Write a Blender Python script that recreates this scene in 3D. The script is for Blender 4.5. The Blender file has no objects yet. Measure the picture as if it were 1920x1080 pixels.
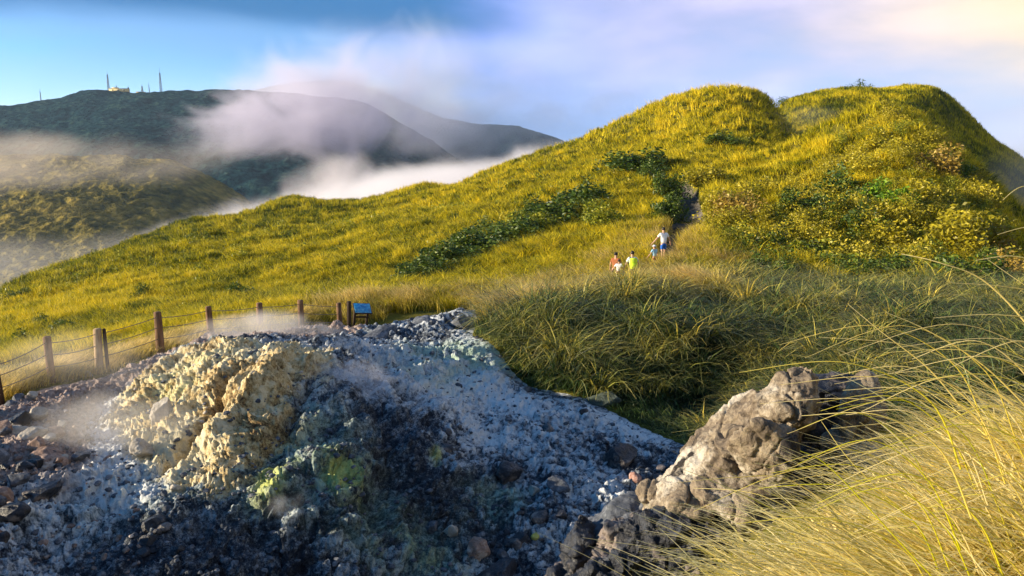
import bpy, bmesh, math, random
import numpy as np
from mathutils import Vector, Matrix, Euler
random.seed(7)
RNG = np.random.default_rng(11)
SC = bpy.context.scene
COL = SC.collection

# ------------------------------------------------------------------ camera
F = 1397.0; PITCH = math.radians(9.75)
cam_d = bpy.data.cameras.new("camera"); cam = bpy.data.objects.new("camera", cam_d); COL.objects.link(cam)
cam_d.sensor_width = 36.0; cam_d.lens = 36.0*F/1920.0
cam_d.clip_start = 0.05; cam_d.clip_end = 30000
cam.location = (0, 0, 0); cam.rotation_euler = (math.pi/2-PITCH, 0, 0)
SC.camera = cam

# ------------------------------------------------------------------ sky and sun
SUN_AZ = math.radians(-95); SUN_EL = math.radians(13.5)
sund = bpy.data.lights.new("sun", 'SUN'); sun = bpy.data.objects.new("sun", sund); COL.objects.link(sun)
sund.energy = 5.0; sund.angle = math.radians(0.5); sund.color = (1.0, 0.84, 0.60)
SD = Vector((math.cos(SUN_EL)*math.sin(SUN_AZ), math.cos(SUN_EL)*math.cos(SUN_AZ), math.sin(SUN_EL)))
sun.rotation_euler = SD.to_track_quat('Z', 'Y').to_euler()
SC.view_settings.view_transform = 'Standard'
SC.view_settings.look = 'None'
SC.view_settings.exposure = 1.2
SC.view_settings.gamma = 1.0
SC.view_settings.use_curve_mapping = False
SC.render.engine = 'CYCLES'
SC.cycles.max_bounces = 6
SC.cycles.diffuse_bounces = 3
SC.cycles.transmission_bounces = 3
SC.cycles.volume_bounces = 2
SC.cycles.transparent_max_bounces = 8
SC.cycles.use_denoising = True
SC.cycles.volume_max_steps = 128

class NT:
    """small node helper"""
    def __init__(self, tree): self.t = tree; self.n = tree.nodes; self.l = tree.links
    def new(self, typ, **kw):
        nd = self.n.new(typ)
        for k, v in kw.items(): setattr(nd, k, v)
        return nd
    def link(self, a, b): self.l.new(a, b)
    def setin(self, nd, key, v):
        if v is None: return
        if hasattr(v, 'is_output'): self.l.new(v, nd.inputs[key])
        else: nd.inputs[key].default_value = v
    def math(self, op, a, b=None, c=None, clamp=False):
        nd = self.new('ShaderNodeMath', operation=op, use_clamp=clamp)
        self.setin(nd, 0, a); self.setin(nd, 1, b); self.setin(nd, 2, c)
        return nd.outputs[0]
    def smooth(self, v, lo, hi, a=0.0, b=1.0):
        nd = self.new('ShaderNodeMapRange', interpolation_type='SMOOTHSTEP')
        self.setin(nd, 0, v); self.setin(nd, 1, lo); self.setin(nd, 2, hi); self.setin(nd, 3, a); self.setin(nd, 4, b)
        return nd.outputs[0]
    def noise(self, vec, scale, detail=4.0, rough=0.55, dist=0.0, out=0):
        nd = self.new('ShaderNodeTexNoise')
        self.setin(nd, 'Vector', vec); nd.inputs['Scale'].default_value = scale
        nd.inputs['Detail'].default_value = detail; nd.inputs['Roughness'].default_value = rough
        nd.inputs['Distortion'].default_value = dist
        return nd.outputs[out]
    def mix(self, f, a, b, mode='MIX'):
        nd = self.new('ShaderNodeMix', data_type='RGBA', blend_type=mode)
        self.setin(nd, 0, f); self.setin(nd, 6, a); self.setin(nd, 7, b)
        return nd.outputs[2]
    def ramp(self, f, stops):
        nd = self.new('ShaderNodeValToRGB'); cr = nd.color_ramp
        while len(cr.elements) < len(stops): cr.elements.new(0.5)
        for e, (p, c) in zip(cr.elements, stops):
            e.position = p; e.color = (*c, 1) if len(c) == 3 else c
        self.setin(nd, 0, f); return nd.outputs[0]
    def mapping(self, vec, scale=(1, 1, 1), loc=(0, 0, 0), rot=(0, 0, 0)):
        nd = self.new('ShaderNodeMapping'); self.setin(nd, 'Vector', vec)
        nd.inputs['Scale'].default_value = scale; nd.inputs['Location'].default_value = loc; nd.inputs['Rotation'].default_value = rot
        return nd.outputs[0]
    def bump(self, h, strength=0.5, dist=0.05):
        nd = self.new('ShaderNodeBump'); self.setin(nd, 'Height', h)
        nd.inputs['Strength'].default_value = strength; nd.inputs['Distance'].default_value = dist
        return nd.outputs[0]

def C4(c): return (c[0], c[1], c[2], 1.0)
MATS = {}
def material(name):
    m = bpy.data.materials.new(name); m.use_nodes = True
    m.node_tree.nodes.clear(); MATS[name] = m
    return m, NT(m.node_tree)

def finish(N, col, rough=0.8, normal=None, spec=0.3, trans=0.0, metal=0.0):
    p = N.new('ShaderNodeBsdfPrincipled'); N.setin(p, 'Base Color', col)
    N.setin(p, 'Roughness', rough); p.inputs['Specular IOR Level'].default_value = spec
    p.inputs['Metallic'].default_value = metal
    if normal is not None: N.link(normal, p.inputs['Normal'])
    o = N.new('ShaderNodeOutputMaterial'); sh = p.outputs[0]
    if trans > 0:
        t = N.new('ShaderNodeBsdfTranslucent'); N.setin(t, 0, col)
        mx = N.new('ShaderNodeMixShader'); mx.inputs[0].default_value = trans
        N.link(sh, mx.inputs[1]); N.link(t.outputs[0], mx.inputs[2]); sh = mx.outputs[0]
    N.link(sh, o.inputs[0])

# world: physical sky seen through procedural drifting cloud
world = bpy.data.worlds.new("World"); SC.world = world; world.use_nodes = True
W = NT(world.node_tree); W.n.clear()
wt = W.new('ShaderNodeTexCoord').outputs['Generated']
sky = W.new('ShaderNodeTexSky', sky_type='NISHITA'); sky.sun_disc = False
sky.sun_elevation = SUN_EL; sky.sun_rotation = SUN_AZ; sky.altitude = 700; sky.air_density = 1.0; sky.dust_density = 0.6; sky.ozone_density = 2.5
sep = W.new('ShaderNodeSeparateXYZ'); W.link(wt, sep.inputs[0])
dx, dy, dz = sep.outputs
# look a little higher into the blue than the true horizon, as over a deep valley
cmb = W.new('ShaderNodeCombineXYZ'); W.link(dx, cmb.inputs[0]); W.link(dy, cmb.inputs[1])
W.link(W.math('MULTIPLY_ADD', dz, 2.6, 0.02), cmb.inputs[2])
nv = W.new('ShaderNodeVectorMath', operation='NORMALIZE'); W.link(cmb.outputs[0], nv.inputs[0])
W.link(nv.outputs[0], sky.inputs[0])
hs = W.new('ShaderNodeHueSaturation'); hs.inputs['Saturation'].default_value = 1.15; hs.inputs['Value'].default_value = 1.0
W.link(sky.outputs[0], hs.inputs['Color'])
az = W.math('ARCTAN2', dx, dy)          # 0 ahead, + to the right
azn = W.math('DIVIDE', az, 0.6)
cv = W.new('ShaderNodeCombineXYZ'); W.link(az, cv.inputs[0]); W.link(W.math('MULTIPLY', dz, 2.6), cv.inputs[1])
n1 = W.noise(W.mapping(cv.outputs[0], (1, 1.1, 1)), 3.6, 5, 0.5, 0.25)
n2 = W.noise(W.mapping(cv.outputs[0], loc=(3.1, 7.7, 0)), 1.7, 5, 0.5, 0.4)
ncl = W.math('SUBTRACT', n1, 0.5)
# cloud cover: veil everywhere, thinner in the high west where the blue shows
cov = W.math('ADD', W.smooth(az, -0.62, -0.02, 0.30, 0.88), W.smooth(dz, 0.0, 0.10, 0.45, 0.0))
cov = W.math('ADD', cov, W.math('MULTIPLY', ncl, 1.5))
cov = W.math('SUBTRACT', cov, W.math('MULTIPLY', W.smooth(dz, 0.10, 0.17), W.smooth(az, -0.35, 0.0, 0.30, 0.0)))
cl = W.math('MULTIPLY', W.smooth(cov, 0.10, 1.0), W.smooth(dz, 0.22, 0.42, 0.97, 0.15))
azw = W.math('ADD', az, W.math('MULTIPLY', W.math('SUBTRACT', n2, 0.5), 0.35))
mr = W.new('ShaderNodeMapRange'); W.link(azw, mr.inputs[0]); mr.inputs[1].default_value = -0.7; mr.inputs[2].default_value = 0.7
low_c = W.ramp(mr.outputs[0], [(0.0, (.86, .96, .96)), (.20, (.62, .82, .96)), (.42, (.24, .40, .80)), (.60, (.28, .44, .88)), (.82, (.42, .56, .96)), (1.0, (.78, .72, .80))])
high_c = W.ramp(mr.outputs[0], [(0.0, (.10, .56, .95)), (.25, (.05, .36, .92)), (.42, (.18, .32, .95)), (.56, (.40, .46, .90)), (.74, (.66, .60, .84)), (.84, (.80, .66, .62)), (.92, (.88, .68, .44)), (1.0, (.90, .66, .32))])
ccol = W.mix(W.smooth(W.math('ADD', dz, W.math('MULTIPLY', ncl, 0.10)), 0.03, 0.15), low_c, high_c)
ccol = W.mix(1.0, ccol, C4((4.2, 4.2, 4.2)), 'MULTIPLY')
bright = W.smooth(n1, 0.35, 0.70, 0.82, 1.12)
bc = W.new('ShaderNodeCombineXYZ'); [W.link(bright, bc.inputs[k]) for k in range(3)]
ccol = W.mix(1.0, ccol, bc.outputs[0], 'MULTIPLY')
skc = W.mix(cl, hs.outputs[0], ccol)
dk = W.math('MULTIPLY', W.smooth(W.math('ADD', dz, W.math('MULTIPLY', W.math('SUBTRACT', n2, 0.5), 0.09)), 0.135, 0.175), W.smooth(azw, -0.10, 0.10, 1.0, 0.0))
skc = W.mix(W.math('MULTIPLY', dk, 0.96), skc, C4((0.0, 0.52, 1.45)))
bg = W.new('ShaderNodeBackground'); W.link(skc, bg.inputs[0]); bg.inputs[1].default_value = 0.15
W.link(bg.outputs[0], W.new('ShaderNodeOutputWorld').inputs[0])

# ------------------------------------------------------------------ maths helpers
cp, sp = math.cos(PITCH), math.sin(PITCH)
def P(u, v, Y):
    """a survey point: photo bearing (u, v) at forward distance Y metres"""
    a = (u-960)/F; b = (540-v)/F
    t = Y/(cp+b*sp)
    return np.array([a*t, Y, t*(b*cp-sp)])

def _hash(ix, iy, iz, seed):
    h = (ix.astype(np.uint32)*np.uint32(374761393) ^ iy.astype(np.uint32)*np.uint32(668265263) ^ iz.astype(np.uint32)*np.uint32(2147483647) ^ np.uint32(seed*1013904223 & 0xffffffff))
    h = (h ^ (h >> np.uint32(13)))*np.uint32(1274126177)
    h = (h ^ (h >> np.uint32(16)))*np.uint32(2246822519)
    return h ^ (h >> np.uint32(15))
_G = RNG.normal(size=(256, 3)); _G /= np.linalg.norm(_G, axis=1)[:, None]; _G = (_G*1.6).astype(np.float32)
def perlin(p, seed=0):
    p = np.asarray(p, np.float32); f = np.floor(p); i = f.astype(np.int64); f = p-f
    w = f*f*f*(f*(f*6-15)+10); out = np.zeros(len(p), np.float32)
    for a in (0, 1):
        for b in (0, 1):
            for c in (0, 1):
                g = _G[_hash(i[:, 0]+a, i[:, 1]+b, i[:, 2]+c, seed) & np.uint32(255)]
                d = g[:, 0]*(f[:, 0]-a)+g[:, 1]*(f[:, 1]-b)+g[:, 2]*(f[:, 2]-c)
                out += d*(w[:, 0] if a else 1-w[:, 0])*(w[:, 1] if b else 1-w[:, 1])*(w[:, 2] if c else 1-w[:, 2])
    return out
def fbm(p, octaves=4, gain=0.5, seed=0, ridged=False):
    p = np.asarray(p, np.float32); s = 0; a = 1.0; tot = 0
    for k in range(octaves):
        n = perlin(p*(2.03**k)+k*17.3, seed+k)
        if ridged: n = 1-2*np.abs(n)
        s = s+a*n; tot += a; a *= gain
    return s/tot
def xy(X, Y, sc, z=0.0):
    return np.stack([X*sc, Y*sc, np.full_like(X, z)], 1)
def sst(x, a, b):
    t = np.clip((x-a)/(b-a), 0, 1); return t*t*(3-2*t)

def worley(p, seed=0):
    p = np.asarray(p, np.float32); fl = np.floor(p); i = fl.astype(np.int64); f = p-fl; T = np.random.default_rng(900+seed).random((256, 4)).astype(np.float32)
    F1 = np.full(len(p), 9., np.float32); F2 = F1.copy(); R = np.zeros(len(p), np.float32)
    for a in (-1, 0, 1):
        for b in (-1, 0, 1):
            for c in (-1, 0, 1):
                t = T[_hash(i[:, 0]+a, i[:, 1]+b, i[:, 2]+c, seed) & np.uint32(255)]
                d = (t[:, 0]+a-f[:, 0])**2+(t[:, 1]+b-f[:, 1])**2+(t[:, 2]+c-f[:, 2])**2; m = d < F1
                F2 = np.where(m, F1, np.minimum(F2, d)); R = np.where(m, t[:, 3], R); F1 = np.where(m, d, F1)
    return np.sqrt(F1), np.sqrt(F2), R

class RBF:
    def __init__(self, pts, off=8.0, ks=1.6, c=0.06):
        pts = np.array(pts, float); self.off = off; self.ks = ks; self.c = c
        q = np.stack([ks*pts[:, 0]/pts[:, 1], np.log(pts[:, 1])], 1)
        w = pts[:, 2]/(pts[:, 1]+off); n = len(q)
        K = np.sqrt(((q[:, None]-q[None])**2).sum(2)+c*c)
        A = np.zeros((n+3, n+3)); A[:n, :n] = K - np.eye(n)*2e-3; A[:n, n] = 1; A[:n, n+1:] = q; A[n, :n] = 1; A[n+1:, :n] = q.T
        self.sol = np.linalg.solve(A, np.concatenate([w, [0, 0, 0]])); self.q = q; self.n = n
    def __call__(self, X, Y):
        X = np.asarray(X, float); Y = np.asarray(Y, float); out = np.empty(X.shape)
        for i in range(0, len(X), 40000):
            x = X[i:i+40000]; y = Y[i:i+40000]; q0 = self.ks*x/y; q1 = np.log(y)
            K = np.sqrt((q0[:, None]-self.q[None, :, 0])**2+(q1[:, None]-self.q[None, :, 1])**2+self.c**2)
            w = K@self.sol[:self.n]+self.sol[self.n]+self.sol[self.n+1]*q0+self.sol[self.n+2]*q1
            out[i:i+40000] = w*(y+self.off)
        return out

def rows(*r): return [P(*a) for a in r]
CTRL = rows(
    # crater floor left and the path under the fence
    (0, 1080, 9.2), (-200, 1000, 10), (100, 1000, 10.5), (60, 860, 12.5), (200, 850, 13.0), (-150, 850, 13), (0, 780, 15), (100, 722, 17.2), (190, 705, 18.6), (-60, 790, 15.5), (250, 690, 18.9),
    (300, 662, 21), (395, 638, 23), (487, 628, 25), (565, 623, 26.2), (640, 619, 27.5), (700, 618, 28.5), (330, 990, 10.6), (230, 930, 11.6),
    # mound
    (460, 655, 16.6), (400, 670, 16.4), (330, 700, 16.4), (260, 750, 15.8), (200, 790, 15.2), (540, 650, 17.6), (620, 655, 18), (460, 720, 14.9), (470, 800, 13.3), (560, 750, 14.5), (650, 720, 16), (400, 850, 12.9), (300, 860, 13.1),
    (500, 900, 11.9), (380, 920, 11.7), (500, 1000, 10.9), (500, 1080, 10.2), (640, 900, 12.0), (640, 1000, 11.2), (640, 1080, 10.6), (640, 800, 13.6), (760, 800, 14.2), (800, 900, 13.1), (780, 1000, 12), (800, 1080, 11.1), (720, 700, 17.0), (300, 1080, 9.8),
    # crater floor right, rear rim
    (560, 628, 21.5), (680, 640, 21.5), (780, 650, 21.5), (780, 628, 23.2), (840, 610, 25), (870, 592, 27.5), (870, 655, 20.6), (920, 650, 20.6), (960, 690, 20.0), (850, 690, 19.2), (900, 760, 17.2), (1000, 800, 16.1),
    (1100, 745, 18.2), (1200, 795, 17.0), (1310, 840, 15.8), (1100, 850, 15.0), (1000, 900, 13.9), (900, 850, 14.6), (1000, 1000, 12.4), (950, 1080, 11.4), (1200, 900, 14.0), (1150, 1000, 12.2), (1280, 950, 13.0),
    # trail past the board
    (800, 595, 29.5), (900, 586, 30), (1000, 575, 31), (1100, 560, 32.5), (1180, 536, 34), (1243, 488, 38), (1262, 455, 45), (1285, 415, 54), (1285, 370, 64), (1268, 345, 76),
    # grass bank in the middle
    (1000, 640, 21.5), (960, 610, 24), (1000, 590, 26), (1100, 570, 27), (1250, 570, 27), (1150, 640, 22), (1300, 650, 22), (1300, 740, 19.5), (1450, 720, 19.5), (1450, 620, 23), (1600, 700, 19), (1600, 620, 23), (1800, 620, 23), (1950, 620, 22),
    (1350, 565, 28), (1450, 545, 33), (1600, 550, 33), (1800, 540, 33), (2000, 560, 32),
    # slope beyond the fence
    (700, 580, 31), (600, 585, 31), (500, 592, 30), (400, 606, 28.5), (300, 632, 26), (200, 668, 23), (100, 690, 20.5), (0, 715, 19), (-150, 740, 18),
    (700, 548, 42), (600, 555, 42), (450, 575, 42), (300, 610, 38), (150, 640, 36), (0, 665, 34), (-200, 690, 32),
    (0, 620, 50), (200, 585, 52), (400, 550, 56), (600, 520, 58), (760, 515, 50), (880, 510, 46), (1000, 520, 40), (1100, 500, 42),
    (-100, 640, 55), (0, 575, 80), (150, 530, 85), (300, 490, 88), (450, 470, 92), (600, 455, 88), (760, 430, 80), (900, 430, 66), (1050, 430, 58), (1180, 430, 52),
    (560, 420, 120), (700, 405, 118), (860, 380, 112), (1000, 350, 105), (1100, 340, 88), (1150, 310, 100), (1200, 360, 76), (1000, 400, 78),
    # sky line of the long ridge and dome
    (-200, 660, 95), (0, 574, 108), (100, 524, 115), (250, 467, 124), (350, 434, 135), (440, 418, 142), (530, 388, 150), (640, 386, 150), (760, 368, 148), (860, 355, 146), (950, 321, 143), (1100, 263, 140), (1180, 222, 138), (1250, 193, 136), (1310, 173, 134), (1370, 168, 133), (1415, 174, 133), (1450, 200, 134), (1475, 250, 135),
    (1200, 270, 122), (1300, 240, 115), (1370, 210, 120), (1430, 250, 112), (1300, 300, 95), (1400, 300, 92), (1480, 290, 95),
    # knoll on the right
    (1350, 440, 48), (1350, 380, 58), (1400, 340, 72), (1450, 400, 54), (1520, 300, 74), (1560, 240, 82), (1620, 226, 82), (1690, 214, 80), (1740, 232, 78), (1600, 300, 68), (1700, 300, 63), (1500, 480, 42), (1600, 400, 52), (1600, 480, 43), (1720, 400, 52), (1750, 470, 44),
    (1790, 300, 70), (1850, 370, 60), (1880, 430, 52), (1880, 490, 45), (1960, 500, 45), (2050, 520, 44), (1980, 480, 60), (1950, 420, 75),
    (1550, 290, 100), (1640, 280, 100), (1720, 290, 98), (1800, 350, 90), (1560, 330, 118), (1700, 330, 120), (1850, 420, 110), (2000, 470, 110), (2200, 520, 100),
    # behind the sky lines
    (-200, 760, 125), (0, 680, 145), (150, 620, 155), (300, 570, 165), (450, 530, 180), (600, 500, 190), (760, 480, 190), (900, 440, 185), (1050, 400, 180), (1200, 360, 172), (1350, 320, 166), (1450, 340, 160), (1600, 400, 165), (1800, 450, 165), (2100, 560, 165),
    (-300, 900, 230), (0, 820, 240), (300, 760, 250), (700, 700, 260), (1100, 640, 255), (1500, 600, 250), (2000, 700, 250),
)
CTRL += [np.array(c, float) for c in (
    (0, .5, -1.65), (.5, .5, -1.62), (1, 1, -1.6), (2, 1.5, -1.55), (1.3, 2.2, -1.72), (2.5, 3, -1.6), (4, 3, -1.35), (.55, 2.4, -2.05), (.8, 3.6, -2.7), (-.6, 1, -1.9), (-1.2, 1.6, -2.6), (-2, 2, -3.2), (-1, 3, -3.5), (0, 3.2, -2.9), (0, 5, -4.6), (-3, 5, -4.9), (-6, 5, -4.8),
    (0, 7, -5.8), (1.6, 6.2, -3.9), (2.2, 6.6, -3.4), (1.4, 7.6, -4.7), (3.2, 7.2, -3.3), (4.6, 6.2, -2.5), (3, 5, -2.3), (4, 4.5, -1.75), (6, 5, -1.9), (1.6, 4.6, -2.8), (2.5, 9.5, -5.4), (4.6, 9, -4.4), (7, 8, -3.2), (7, 12, -5.0), (5, 13, -5.7), (9, 14, -5.3), (12, 10, -4),
    (-9.5, 8.4, -3.7), (-11, 10.8, -5.5), (-14, 13, -5.9), (-19, 15, -6.6), (-12, 5, -2.2), (-9, 4, -2.6), (-20, 20, -7.5), (-32, 22, -10), (-40, 30, -13), (-60, 40, -17), (-80, 60, -24), (-120, 90, -36), (15, 20, -5), (25, 20, -4), (40, 40, -4), (60, 40, -2), (80, 80, -4), (120, 100, -10), (140, 180, -30),  # high points at near left raise an unseen bank, added to shade the crater
    (-2, 7.6, -6.2), (-5, 8, -5.9), (-.5, 9.5, -6.7),
)]
HM = RBF(CTRL)
def lumps(X, Y):
    far = sst(Y, 30, 60)
    n = fbm(xy(X, Y, 0.09), 3, .5, 5)*1.3*far + fbm(xy(X, Y, 0.35), 3, .55, 9)*(0.12+.4*far)
    # shallow gullies that run down the long slope
    g = fbm(np.stack([X*.045+Y*.02, Y*.008, X*0], 1), 3, .5, 31, True)
    kn = sst(X/Y, .20, .30)*sst(Y, 34, 42)*(1-sst(Y, 84, 100))
    return n+g*1.1*sst(Y, 55, 90)*sst(-X, -40, 0)+kn*(1.5*fbm(xy(X, Y, .13), 2, .5, 33)+.9*fbm(xy(X, Y, .36), 3, .55, 35))
def H(X, Y):
    X = np.asarray(X, float); Y = np.asarray(Y, float)
    bk = sst(X, -1, 2)*sst(Y, 17, 20)*(1-sst(Y, 30, 36))*sst(-poly_sd(X, Y, CRATER), .2, 1.6)
    return HM(X, Y)+lumps(X, Y)*sst(Y, 26, 36)+bk*(.75*fbm(xy(X, Y, .33), 3, .55, 15)+.1)

# ------------------------------------------------------------------ mesh helpers
def add_mesh(name, V, Fq, mat=None, smooth=True, attrs=None, parent=None, link=True):
    """V (n,3); Fq int array (m,3|4) or list of arrays"""
    me = bpy.data.meshes.new(name)
    fs = [np.asarray(f) for f in (Fq if isinstance(Fq, list) else [Fq]) if len(f)]
    V = np.asarray(V, np.float32)
    me.vertices.add(len(V)); me.vertices.foreach_set('co', V.ravel())
    loops = np.concatenate([f.ravel() for f in fs]).astype(np.int32)
    tot = np.concatenate([np.full(len(f), f.shape[1]) for f in fs])
    st = np.concatenate([[0], np.cumsum(tot)[:-1]]).astype(np.int32)
    me.loops.add(len(loops)); me.loops.foreach_set('vertex_index', loops)
    me.polygons.add(len(tot)); me.polygons.foreach_set('loop_start', st)
    me.polygons.foreach_set('use_smooth', np.full(len(tot), smooth))
    me.update(calc_edges=True)
    for k, a in (attrs or {}).items():
        a = np.asarray(a, np.float32)
        if a.ndim == 1:
            at = me.attributes.new(k, 'FLOAT', 'POINT'); at.data.foreach_set('value', a)
        else:
            at = me.attributes.new(k, 'FLOAT_COLOR', 'POINT'); at.data.foreach_set('color', np.concatenate([a, np.ones((len(a), 4-a.shape[1]), np.float32)], 1).ravel())
    if mat is not None: me.materials.append(mat)
    if not link: return me
    ob = bpy.data.objects.new(name, me); COL.objects.link(ob)
    if parent is not None: ob.parent = parent
    return ob
def grid_faces(nr, nc):
    i = np.arange(nr*nc).reshape(nr, nc)
    return np.stack([i[:-1, :-1], i[:-1, 1:], i[1:, 1:], i[1:, :-1]], -1).reshape(-1, 4)
def tag(o, label=None, cat=None, group=None, kind=None):
    if label: o['label'] = label
    if cat: o['category'] = cat
    if group: o['group'] = group
    if kind: o['kind'] = kind
    return o
def empty(name, loc, rz=0.0):
    o = bpy.data.objects.new(name, None); o.empty_display_size = .1; COL.objects.link(o)
    o.location = loc; o.rotation_euler = (0, 0, rz); return o
def copy_tree(o, parent=None):
    c = o.copy(); COL.objects.link(c); c.parent = parent
    for ch in list(o.children): copy_tree(ch, c)
    return c

def poly_sd(X, Y, poly):
    """signed distance, + inside"""
    X = np.asarray(X); d = np.full(X.shape, 1e9); ins = np.zeros(X.shape, bool); n = len(poly)
    for k in range(n):
        x0, y0 = poly[k]; x1, y1 = poly[(k+1) % n]; ex, ey = x1-x0, y1-y0
        t = np.clip(((X-x0)*ex+(Y-y0)*ey)/(ex*ex+ey*ey), 0, 1)
        d = np.minimum(d, np.hypot(X-x0-t*ex, Y-y0-t*ey))
        if y1 != y0:
            ins ^= ((y0 > Y) != (y1 > Y)) & (X < ex*(Y-y0)/(y1-y0)+x0)
    return np.where(ins, d, -d)
CRATER = [tuple(P(*a)[:2]) for a in ((-160, 790, 14.8), (0, 748, 16.2), (110, 714, 17.4), (250, 686, 19.6), (400, 640, 22.5), (560, 622, 26), (700, 612, 29), (830, 588, 30.3), (930, 583, 30.6), (905, 600, 27), (890, 640, 22), (960, 690, 20), (1000, 712, 19), (1100, 745, 18.2), (1200, 795, 17), (1320, 838, 15.8), (1400, 900, 13.6), (1400, 950, 11.4))] + [(2.2, 8.6), (.8, 6.8), (-4, 7), (-12, 8), (-14, 12)]
TRAIL = [tuple(P(*a)[:2]) for a in ((900, 586, 30), (1000, 575, 31), (1100, 560, 32.5), (1180, 536, 34), (1243, 488, 38), (1262, 455, 45), (1285, 415, 54), (1285, 370, 64), (1268, 345, 76))]
def trail_d(X, Y):
    d = np.full(np.shape(X), 1e9)
    for (x0, y0), (x1, y1) in zip(TRAIL[:-1], TRAIL[1:]):
        ex, ey = x1-x0, y1-y0; t = np.clip(((X-x0)*ex+(Y-y0)*ey)/(ex*ex+ey*ey), 0, 1)
        d = np.minimum(d, np.hypot(X-x0-t*ex, Y-y0-t*ey))
    return d
# ------------------------------------------------------------------ ground materials
def objcoord(N): return N.new('ShaderNodeTexCoord').outputs['Object']
def attr(N, name, out='Fac'):
    return N.new('ShaderNodeAttribute', attribute_name=name).outputs[out]

def mat_hill():
    m, N = material('hill_soil'); o = objcoord(N)
    n = N.noise(o, .5, 6, .6); n2 = N.noise(o, .06, 3, .5)
    c = N.ramp(N.math('ADD', N.math('MULTIPLY', n, .6), N.math('MULTIPLY', n2, .4)), [(.3, (.045, .05, .010)), (.5, (.12, .11, .015)), (.7, (.22, .17, .03))])
    c = N.mix(N.smooth(attr(N, 'trail'), .2, .8), c, N.ramp(N.noise(o, 2.5, 5, .6), [(.3, (.05, .045, .04)), (.7, (.17, .15, .12))]))
    finish(N, c, .95, N.bump(N.noise(o, 1.5, 6, .7), .6, .3), .1); return m
def mat_crater(rock=False):
    m, N = material('crater_rock' if rock else 'crater_ash'); o = objcoord(N)
    big = N.noise(o, .45, 3, .5, .4); mid = N.noise(o, 2.2, 5, .62, .5); fin = N.noise(o, 9, 7, .72, .2); vf = N.noise(o, 38, 4, .7)
    vor = N.new('ShaderNodeTexVoronoi'); N.setin(vor, 'Vector', o); vor.inputs['Scale'].default_value = 9
    s = N.math('ADD', N.math('MULTIPLY', fin, .75), N.math('ADD', N.math('MULTIPLY', mid, .35), N.math('MULTIPLY', vf, .50)))
    s = N.math('SUBTRACT', s, .175)
    s = N.math('ADD', s, N.math('MULTIPLY', N.math('SUBTRACT', big, .5), .3))
    s = N.math('ADD', s, N.math('MULTIPLY', N.math('SUBTRACT', attr(N, 'white'), .5), .30))
    c = N.ramp(s, [(.36, (.012, .016, .026)), (.49, (.05, .06, .08)), (.58, (.19, .22, .25)), (.69, (.50, .54, .58)), (.86, (.84, .86, .86))])  # greys tinted blue, putting the shade's skylight into the colour
    grn = N.mix(N.smooth(s, .35, .75), C4((.06, .10, .08)), C4((.46, .60, .48)))
    c = N.mix(N.math('MULTIPLY', N.smooth(attr(N, 'green'), .15, .9), N.smooth(mid, .3, .62)), c, grn)
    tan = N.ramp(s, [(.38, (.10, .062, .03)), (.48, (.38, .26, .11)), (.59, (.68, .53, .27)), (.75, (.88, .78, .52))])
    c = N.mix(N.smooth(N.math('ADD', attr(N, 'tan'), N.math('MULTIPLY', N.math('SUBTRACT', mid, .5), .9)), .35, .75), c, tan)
    sul = N.mix(fin, C4((.46, .52, .04)), C4((.80, .84, .30)))
    c = N.mix(N.math('MULTIPLY', N.smooth(N.math('ADD', attr(N, 'sulphur'), N.math('ADD', N.math('MULTIPLY', N.math('SUBTRACT', fin, .5), 1.3), N.math('MULTIPLY', N.math('SUBTRACT', mid, .5), 1.2))), .30, 1.15), .85), c, sul)
    pink_lit = N.mix(N.smooth(fin, .3, .7), C4((.18, .12, .10)), C4((.60, .48, .42)))
    c = N.mix(N.smooth(N.math('ADD', attr(N, 'pink'), N.math('MULTIPLY', N.math('SUBTRACT', mid, .5), .6)), .35, .8), c, pink_lit)
    h = N.math('ADD', N.math('MULTIPLY', fin, .7), N.math('MULTIPLY', vf, .35))
    h = N.math('ADD', h, N.math('MULTIPLY', vor.outputs['Distance'], .35))
    finish(N, c, .85, N.bump(h, 1.0, .10), .25); return m
def mat_far(name, a, b, c_, scale=.02):
    m, N = material(name); o = objcoord(N)
    n = N.math('ADD', N.math('MULTIPLY', N.noise(o, scale, 6, .65), .6), N.math('MULTIPLY', N.noise(o, scale*6, 4, .7), .4))
    v = N.new('ShaderNodeTexVoronoi'); N.setin(v, 'Vector', o); v.inputs['Scale'].default_value = scale*5
    n = N.math('ADD', n, N.math('MULTIPLY', N.math('SUBTRACT', .45, v.outputs['Distance']), .22))
    c = N.ramp(n, [(.36, a), (.5, b), (.62, c_)])
    finish(N, c, 1.0, N.bump(n, 1.0, 22.0), .0); return m
M_HILL = mat_hill(); M_CR = mat_crater()
M_FARDARK = mat_far('hazy_forest_slope', (.002, .012, .020), (.010, .040, .052), (.045, .085, .070))  # forest colours take in the blue of distant haze
M_FAROLIVE = mat_far('brush_slope', (.05, .05, .016), (.17, .14, .035), (.32, .24, .06))

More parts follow.
